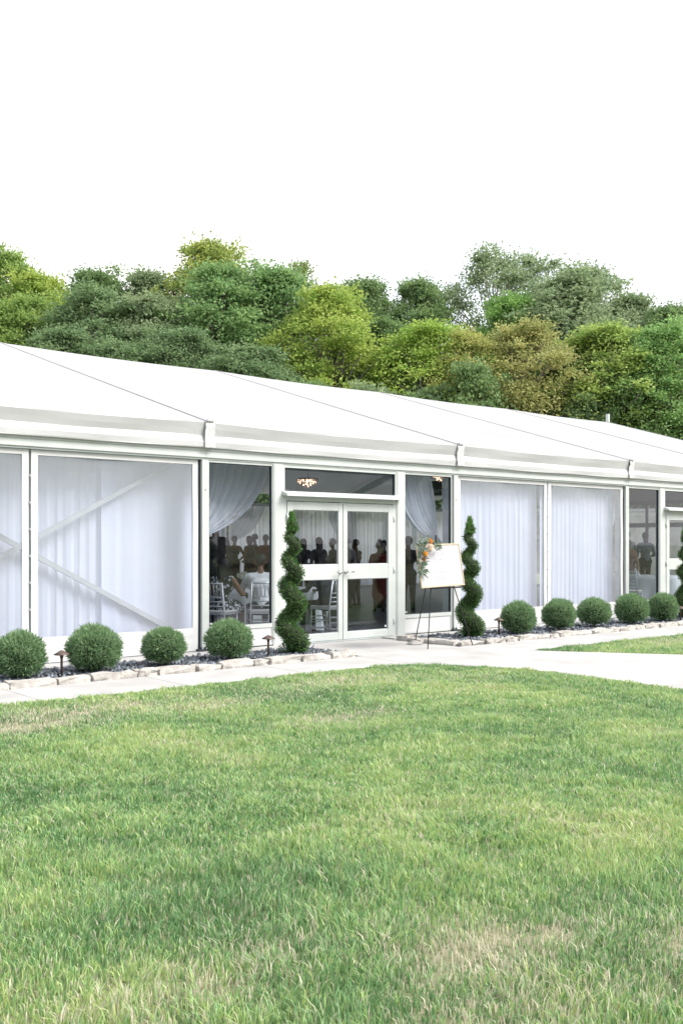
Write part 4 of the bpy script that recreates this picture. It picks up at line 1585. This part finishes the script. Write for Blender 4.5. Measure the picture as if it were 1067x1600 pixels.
# ================================================================== PEOPLE
SKIN = {'d': mat('skin_deep', (.085, .045, .030), .5, .1, 12), 'm': mat('skin_brown', (.20, .105, .065), .5, .1, 12), 'l': mat('skin_light', (.52, .32, .23), .5, .08, 12)}
HAIRM = {'black': mat('hair_black', (.008, .008, .009), .5, .3, 60), 'grey': mat('hair_grey', (.33, .33, .33), .6, .2, 60), 'brown': mat('hair_brown', (.03, .018, .012), .5, .3, 60), 'white': mat('hair_white', (.75, .75, .74), .7)}
CL = {}


def cloth(nm, col):
    return mat('cloth_' + nm, col, .8, .15, 9, .2, 60)


PAT = bpy.data.materials.new('patterned_dress')
PAT.use_nodes = True
_t = PAT.node_tree
_v = _t.nodes.new('ShaderNodeTexVoronoi')
_v.inputs['Scale'].default_value = 22
_c = _t.nodes.new('ShaderNodeTexCoord')
_t.links.new(_c.outputs['Object'], _v.inputs['Vector'])
_r = _t.nodes.new('ShaderNodeValToRGB')
_r.color_ramp.elements[0].position = .40
_r.color_ramp.elements[0].color = (.55, .58, .60, 1)
_r.color_ramp.elements[1].position = .46
_r.color_ramp.elements[1].color = (.015, .018, .02, 1)
_t.links.new(_v.outputs['Distance'], _r.inputs['Fac'])
_t.links.new(_r.outputs['Color'], _t.nodes['Principled BSDF'].inputs['Base Color'])
_t.nodes['Principled BSDF'].inputs['Roughness'].default_value = .8


def capsule(b_, a, c, r1, r2, n=10):
    a, c = Vector(a), Vector(c)
    d = c - a
    ln = d.length
    d.normalize() if ln > 1e-6 else None
    if ln < 1e-6:
        d = Vector((0, 0, 1))
    pts, rad = [], []
    for k in range(4):
        th = PI / 2 * k / 4
        pts.append(a - d * r1 * math.cos(th))
        rad.append(max(r1 * math.sin(th), r1 * .05))
    pts.append(a)
    rad.append(r1)
    pts.append(c)
    rad.append(r2)
    for k in range(1, 5):
        th = PI / 2 * k / 4
        pts.append(c + d * r2 * math.sin(th))
        rad.append(max(r2 * math.cos(th), r2 * .05))
    b_.tube(pts, rad, n)


def person(label, loc, face, h=1.72, pose='stand', skin='d', hair='black', long_hair=False, bun=False, top=None, bottom=None, sleeves='long', dress=None, bare=False,
           arms=((.05, -.02), (.05, -.02)), broad=1.0, head_turn=0.0, zoff=.004, bend=((0, 0, 0), (0, 0, 0))):
    """face: heading in degrees of the local +Y axis.  arms: custom wrist targets in body units or presets"""
    t = thing('person', label, 'person', (loc[0], loc[1], zoff), R(face))
    s = h / 1.72
    seat = pose == 'sit'
    zp = .52 if seat else .95 * s
    segs = []   # (a, b, r1, r2, region)

    def seg(a, c, r1, r2, reg):
        segs.append((Vector(a), Vector(c), r1, r2, reg))
    sh_z = zp + .49 * s
    sw_ = .185 * s * broad
    lean = .04 if seat else 0.0
    # torso
    seg((-.07 * s, 0, zp), (.07 * s, 0, zp), .115 * s * broad, .115 * s * broad, 'hip')
    seg((0, 0, zp + .02), (0, lean * .5, zp + .24 * s), .115 * s * broad, .112 * s * broad, 'top')
    seg((-.055 * s, lean, zp + .33 * s), (.055 * s, lean, zp + .33 * s), .118 * s * broad, .118 * s * broad, 'top')
    seg((-sw_ * .75, lean, sh_z - .045), (sw_ * .75, lean, sh_z - .045), .075 * s, .075 * s, 'bare' if bare else 'top')
    seg((0, lean, sh_z - .02), (0, lean + .01, sh_z + .09 * s), .056 * s, .050 * s, 'skin')
    hc = Vector((0, lean + .02, sh_z + .195 * s))
    seg(hc + Vector((0, -.012, .025)) * s, hc + Vector((0, .015, -.045)) * s, .088 * s, .062 * s, 'skin')
    seg(hc + Vector((0, .085, -.005)) * s, hc + Vector((0, .098, -.022)) * s, .010 * s, .014 * s, 'skin')      # nose
    seg(hc + Vector((0, .055, -.085)) * s, hc + Vector((0, .062, -.090)) * s, .024 * s, .022 * s, 'skin')      # chin
    for q in (-1, 1):
        seg(hc + Vector((q * .082, -.01, .0)) * s, hc + Vector((q * .086, -.015, -.03)) * s, .016 * s, .012 * s, 'skin')  # ears
    # arms
    hands = []
    for q, spec in zip((-1, 1), arms):
        S0 = Vector((q * sw_, lean, sh_z - .05))
        if spec == 'hip':
            E = S0 + Vector((q * .17, -.05, -.22)) * s
            W_ = Vector((q * .13 * s, .06 * s, zp + .08 * s))
        elif spec == 'fwd':
            E = S0 + Vector((q * .06, .10, -.25)) * s
            W_ = E + Vector((-q * .08, .21, .03)) * s
        elif spec == 'up':
            E = S0 + Vector((q * .10, .16, -.16)) * s
            W_ = E + Vector((-q * .02, .08, .24)) * s
        elif spec == 'table':
            E = S0 + Vector((q * .08, .14, -.22)) * s
            W_ = E + Vector((-q * .06, .23, -.02)) * s
        elif spec == 'front':
            E = S0 + Vector((q * .07, -.02, -.27)) * s
            W_ = Vector((q * .05 * s, .15 * s, zp + .08 * s))
        else:
            E = S0 + Vector((q * .05, -.02, -.28)) * s
            W_ = E + Vector((q * spec[0], spec[1] + .06, -.25)) * s
        up_reg = 'skin' if sleeves == 'none' else 'sleeve'
        fo_reg = 'sleeve' if sleeves == 'long' else 'skin'
        seg(S0, E, .055 * s * (.85 + .15 * broad), .042 * s, up_reg)
        seg(E, W_, .042 * s, .028 * s, fo_reg)
        dr = (W_ - E).normalized()
        seg(W_ + dr * .01, W_ + dr * .085 * s, .026 * s, .034 * s, 'skin')
        hands.append((W_ + dr * .085 * s, dr, q))
    # legs
    for q in (-1, 1):
        Hp = Vector((q * .085 * s, 0, zp - .02))
        if seat:
            K = Vector((q * .12, .42 * s, .50))
            A = Vector((q * .13, .40 * s, .08))
        else:
            K = Vector((q * .095 * s, .025, .50 * s))
            A = Vector((q * .10 * s, -.01, .08 * s))
        rg_ = 'hip' if not dress else 'skin'
        seg(Hp, K, .092 * s, .066 * s, 'hip')
        seg(K, A, .062 * s, .046 * s, rg_)
        seg(A + Vector((0, -.03, -.035)), A + Vector((q * .02, .15, -.045)), .036, .030, 'shoe')
    if dress and not seat:
        seg((0, 0, zp + .02), (0, .01, .42 * s), .15 * s, .19 * s, 'hip')
    if dress and seat:
        seg((0, .05, zp), (0, .40, zp - .03), .15 * s, .15 * s, 'hip')
    b_ = MB()
    for (a, c, r1, r2, reg) in segs:
        capsule(b_, a, c, r1, r2)
    tmp = b_.build('tmp', SKIN[skin])
    rm = tmp.modifiers.new('r', 'REMESH')
    rm.mode = 'VOXEL'
    rm.voxel_size = .019
    sm = tmp.modifiers.new('s', 'SMOOTH')
    sm.iterations = 4
    sm.factor = .5
    dg = bpy.context.evaluated_depsgraph_get()
    dg.update()
    ev = tmp.evaluated_get(dg)
    em = ev.to_mesh()
    nv, npoly = len(em.vertices), len(em.polygons)
    co = np.empty(nv * 3, dtype=np.float32)
    em.vertices.foreach_get('co', co)
    co = co.reshape(-1, 3)
    fl = np.empty(len(em.loops), dtype=np.int32)
    em.loops.foreach_get('vertex_index', fl)
    sz = np.empty(npoly, dtype=np.int32)
    em.polygons.foreach_get('loop_total', sz)
    cen = np.empty(npoly * 3, dtype=np.float32)
    em.polygons.foreach_get('center', cen)
    cen = cen.reshape(-1, 3)
    ev.to_mesh_clear()
    old = tmp.data
    bpy.data.objects.remove(tmp)
    bpy.data.meshes.remove(old)
    best = np.full(npoly, 1e9)
    regi = np.zeros(npoly, dtype=int)
    regs = ['skin', 'top', 'hip', 'sleeve', 'shoe', 'bare']
    for (a, c, r1, r2, reg) in segs:
        A_, B_ = np.array(a), np.array(c)
        ab = B_ - A_
        tt = np.clip(((cen - A_) @ ab) / (ab @ ab + 1e-9), 0, 1)
        dd = np.linalg.norm(cen - (A_ + tt[:, None] * ab), axis=1) - (r1 + (r2 - r1) * tt)
        k = dd < best
        best[k] = dd[k]
        regi[k] = regs.index(reg)
    tm = top or cloth('black', (.012, .012, .014))
    bm_ = bottom or tm
    mats_ = [SKIN[skin], tm, bm_ if not dress else dress, tm if sleeves != 'none' else SKIN[skin], cloth('shoe', (.015, .013, .012)), SKIN[skin]]
    if dress:
        mats_[1] = dress
        mats_[3] = dress if sleeves != 'none' else SKIN[skin]
    # fingers, eyes and mouth appended to the same body mesh
    x_ = MB()
    xm = []

    def addc(fn_, mi):
        k0 = len(x_.f)
        fn_()
        xm.extend([mi] * (len(x_.f) - k0))
    for (P_, dr, q) in hands:
        sidev = dr.cross(Vector((0, 1, 0)))
        if sidev.length < .2:
            sidev = Vector((1, 0, 0))
        sidev.normalize()
        curl = sidev.cross(dr).normalized() * .35
        for k, fl_ in enumerate((.062, .074, .070, .055)):
            st = P_ + sidev * (k - 1.5) * .019 * s
            m1 = st + dr * fl_ * .55 * s
            e1 = m1 + (dr + curl).normalized() * fl_ * .5 * s
            addc(lambda: x_.tube([st - dr * .02, m1, e1], [.0095 * s, .009 * s, .006 * s], 6), 0)
        tb = P_ - dr * .055 * s + sidev * .028 * s
        addc(lambda: x_.tube([tb, tb + (sidev * .7 + dr * .6) * .035 * s, tb + (sidev * .75 + dr * 1.5) * .045 * s], [.011 * s, .010 * s, .007 * s], 6), 0)
    for q in (-1, 1):
        addc(lambda: x_.ball(tuple(hc + Vector((q * .032, .076, .012)) * s), .010 * s, 6, 5), 6)
    addc(lambda: x_.ball(tuple(hc + Vector((0, .079, -.052)) * s), .018 * s, 8, 5, sy=.35, sz=.28), 7)
    xv = np.array(x_.v)
    xfl = np.array([i for f_ in x_.f for i in f_]) + nv
    xsz = np.array([len(f_) for f_ in x_.f])
    me_ = np_mesh('body', np.concatenate([co, xv]), np.concatenate([fl, xfl]), np.concatenate([sz, xsz]), mats_ + [cloth('eye', (.01, .01, .01)), mat('lips', (.22, .07, .06), .4)], smooth=True)
    me_.polygons.foreach_set('material_index', np.concatenate([regi, np.array(xm)]).astype(np.int32))
    body = put('body', me_, t)
    # hair
    hb = MB()

    def hairfn(u, v):
        a = 2 * PI * u
        th = PI * (.60 - .16 * min(0, math.sin(a))) * v
        r_ = (.091 + .004 * math.sin(a * 9 + v * 14)) * s
        yy = math.sin(th) * math.sin(a)
        cut = 1.0
        p = Vector((math.sin(th) * math.cos(a) * .95, yy * 1.08, math.cos(th) * 1.06)) * r_
        if yy > .35 and v > .55:
            p.z = max(p.z, .035 * s)
            p *= .93
        return tuple(hc + Vector((0, -.012, .028)) * s + p)
    hb.grid(hairfn, 26, 12)
    if long_hair:
        hb.grid(lambda u, v: tuple(hc + Vector((math.cos(PI + PI * u) * (.098 - .01 * v), math.sin(PI + PI * u) * (.105 - .02 * v) - .02, .02 - .30 * v + .02 * math.sin(u * 20))) * s), 20, 8)
    if bun:
        hb.ball(tuple(hc + Vector((0, -.05, .135)) * s), .048 * s, 10, 7)
    ho = hb.build('hair', HAIRM[hair], t, smooth=True)
    so_ = ho.modifiers.new('s', 'SOLIDIFY')
    so_.thickness = .006
    so_.offset = 1
    return t


navy = cloth('navy', (.02, .025, .04))
black = cloth('black', (.012, .012, .014))
char = cloth('charcoal', (.045, .045, .05))
person('person in a charcoal suit standing beside the tied swag in the side window', (1.92, 2.70), 10, 1.90, top=char, bottom=char, broad=1.2, arms=((.03, 0), (.03, 0)))
person('seated guest in a blue shirt beside the patterned dress', (1.05, 2.15), -92, 1.72, 'sit', top=cloth('blue', (.10, .24, .36)), bottom=navy, arms=('table', 'table'))
person('person in a dark strapless dress with a hand on the hip', (8.9, 12.6), 170, 1.70, dress=cloth('plum', (.03, .018, .022)), skin='m', sleeves='none', bare=True, arms=('hip', 'hip'))
person('long haired person of the couple standing close together', (9.02, 12.0), 20, 1.70, dress=cloth('umber', (.05, .028, .02)), skin='m', long_hair=True, sleeves='none', bare=True, arms=('front', 'front'))
person('short haired person of the couple standing close together', (9.5, 12.4), 60, 1.76, top=cloth('brownsuit', (.05, .035, .03)), bottom=black, arms=('front', (.03, 0)))
person('person in black with a red panel on the back, by the window mullion', (8.25, 10.1), -20, 1.72, top=cloth('redback', (.20, .03, .035)), bottom=black, arms=((.04, 0), (.04, 0)), hair='black', sleeves='long')
person('seated guest in a white shirt on a silver chair', (1.50, .76), -28, 1.78, 'sit', skin='m', top=cloth('white', (.62, .64, .64)), bottom=navy, arms=('table', 'table'), broad=1.1)
person('seated guest in a black and white patterned dress', (.90, .94), -62, 1.66, 'sit', skin='m', dress=PAT, sleeves='none', arms=('table', 'table'), long_hair=True)
person('dark suited person standing alone behind the left door leaf', (6.9, 6.1), 5, 1.62, top=black, bottom=black, broad=1.1, arms=('front', 'front'), long_hair=True)
person('grey capped person half hidden by the meeting stiles of the doors', (7.85, 6.75), 30, 1.60, top=navy, bottom=black, hair='grey')
person('dark clothed person partly behind the spiral topiary at the door', (6.45, 6.4), -30, 1.56, top=black, bottom=black)
person('grey haired person in a pale grey jacket behind the right door leaf', (7.42, 5.75), -40, 1.62, top=cloth('palegrey', (.34, .35, .37)), bottom=char, hair='grey', skin='l')
person('dark clothed person raising one hand behind the right door leaf', (8.20, 6.30), 15, 1.58, top=cloth('wine', (.03, .010, .012)), bottom=black, arms=((.04, 0), 'up'))
person('person in a red top with hair in a bun behind the right door leaf', (7.32, 4.5), -35, 1.52, dress=cloth('red', (.17, .022, .022)), bun=True, sleeves='short', arms=('front', (.06, 0)))
person('tall dark clothed person behind the hinge side of the right door leaf', (8.22, 4.98), 40, 1.74, top=black, bottom=black)
person('dark suited person standing behind the sign on the easel', (6.42, 2.62), -30, 1.62, top=black, bottom=black, arms=('front', (.04, 0)))
person('person in a grey blue waistcoat over a white shirt, back turned', (17.9, 4.72), -25, 1.80, skin='d', top=cloth('waistcoat', (.20, .27, .32)), bottom=char, arms=((.05, .02), 'front'), broad=1.12)
person('bare shouldered person with dark hair by the second entrance', (15.0, 3.32), -40, 1.58, skin='l', hair='brown', dress=cloth('blush', (.35, .24, .23)), sleeves='none', bare=True)
person('white clad person standing behind the bare shouldered one', (17.55, 5.08), -30, 1.84, skin='l', hair='white', top=cloth('chefwhite', (.72, .72, .72)), bottom=cloth('chefwhite', (.72, .72, .72)))
person('dark clothed person with bowed head beside the curtain folds left of the doors', (5.55, 5.2), 60, 1.60, top=black, bottom=black, arms=('fwd', 'fwd'), broad=1.1)
person('dark clothed person standing between the lone suit and the grey capped one', (7.6, 7.6), -60, 1.60, top=black, bottom=char, arms=('front', 'front'), long_hair=True)
person('dark clothed person behind the raised hand and the red top', (9.1, 6.3), 120, 1.56, top=black, bottom=black, arms=('fwd', (.04, 0)))
person('navy clothed person beside the red top, facing the hall', (8.3, 5.5), 10, 1.50, top=navy, bottom=black, arms=('front', 'fwd'), hair='grey')
person('dark suited person deep in the hall behind the couple', (10.2, 12.3), 200, 1.74, top=black, bottom=black, arms=((.04, 0), 'hip'))
person('seated dark clothed guest across the table by the side window', (2.75, 2.75), 140, 1.70, 'sit', top=black, bottom=black, arms=('table', 'table'))
person('seated dark clothed guest with back to the left door leaf', (2.86, .84), 10, 1.70, 'sit', top=navy, bottom=black, arms=('table', 'table'), broad=1.1)
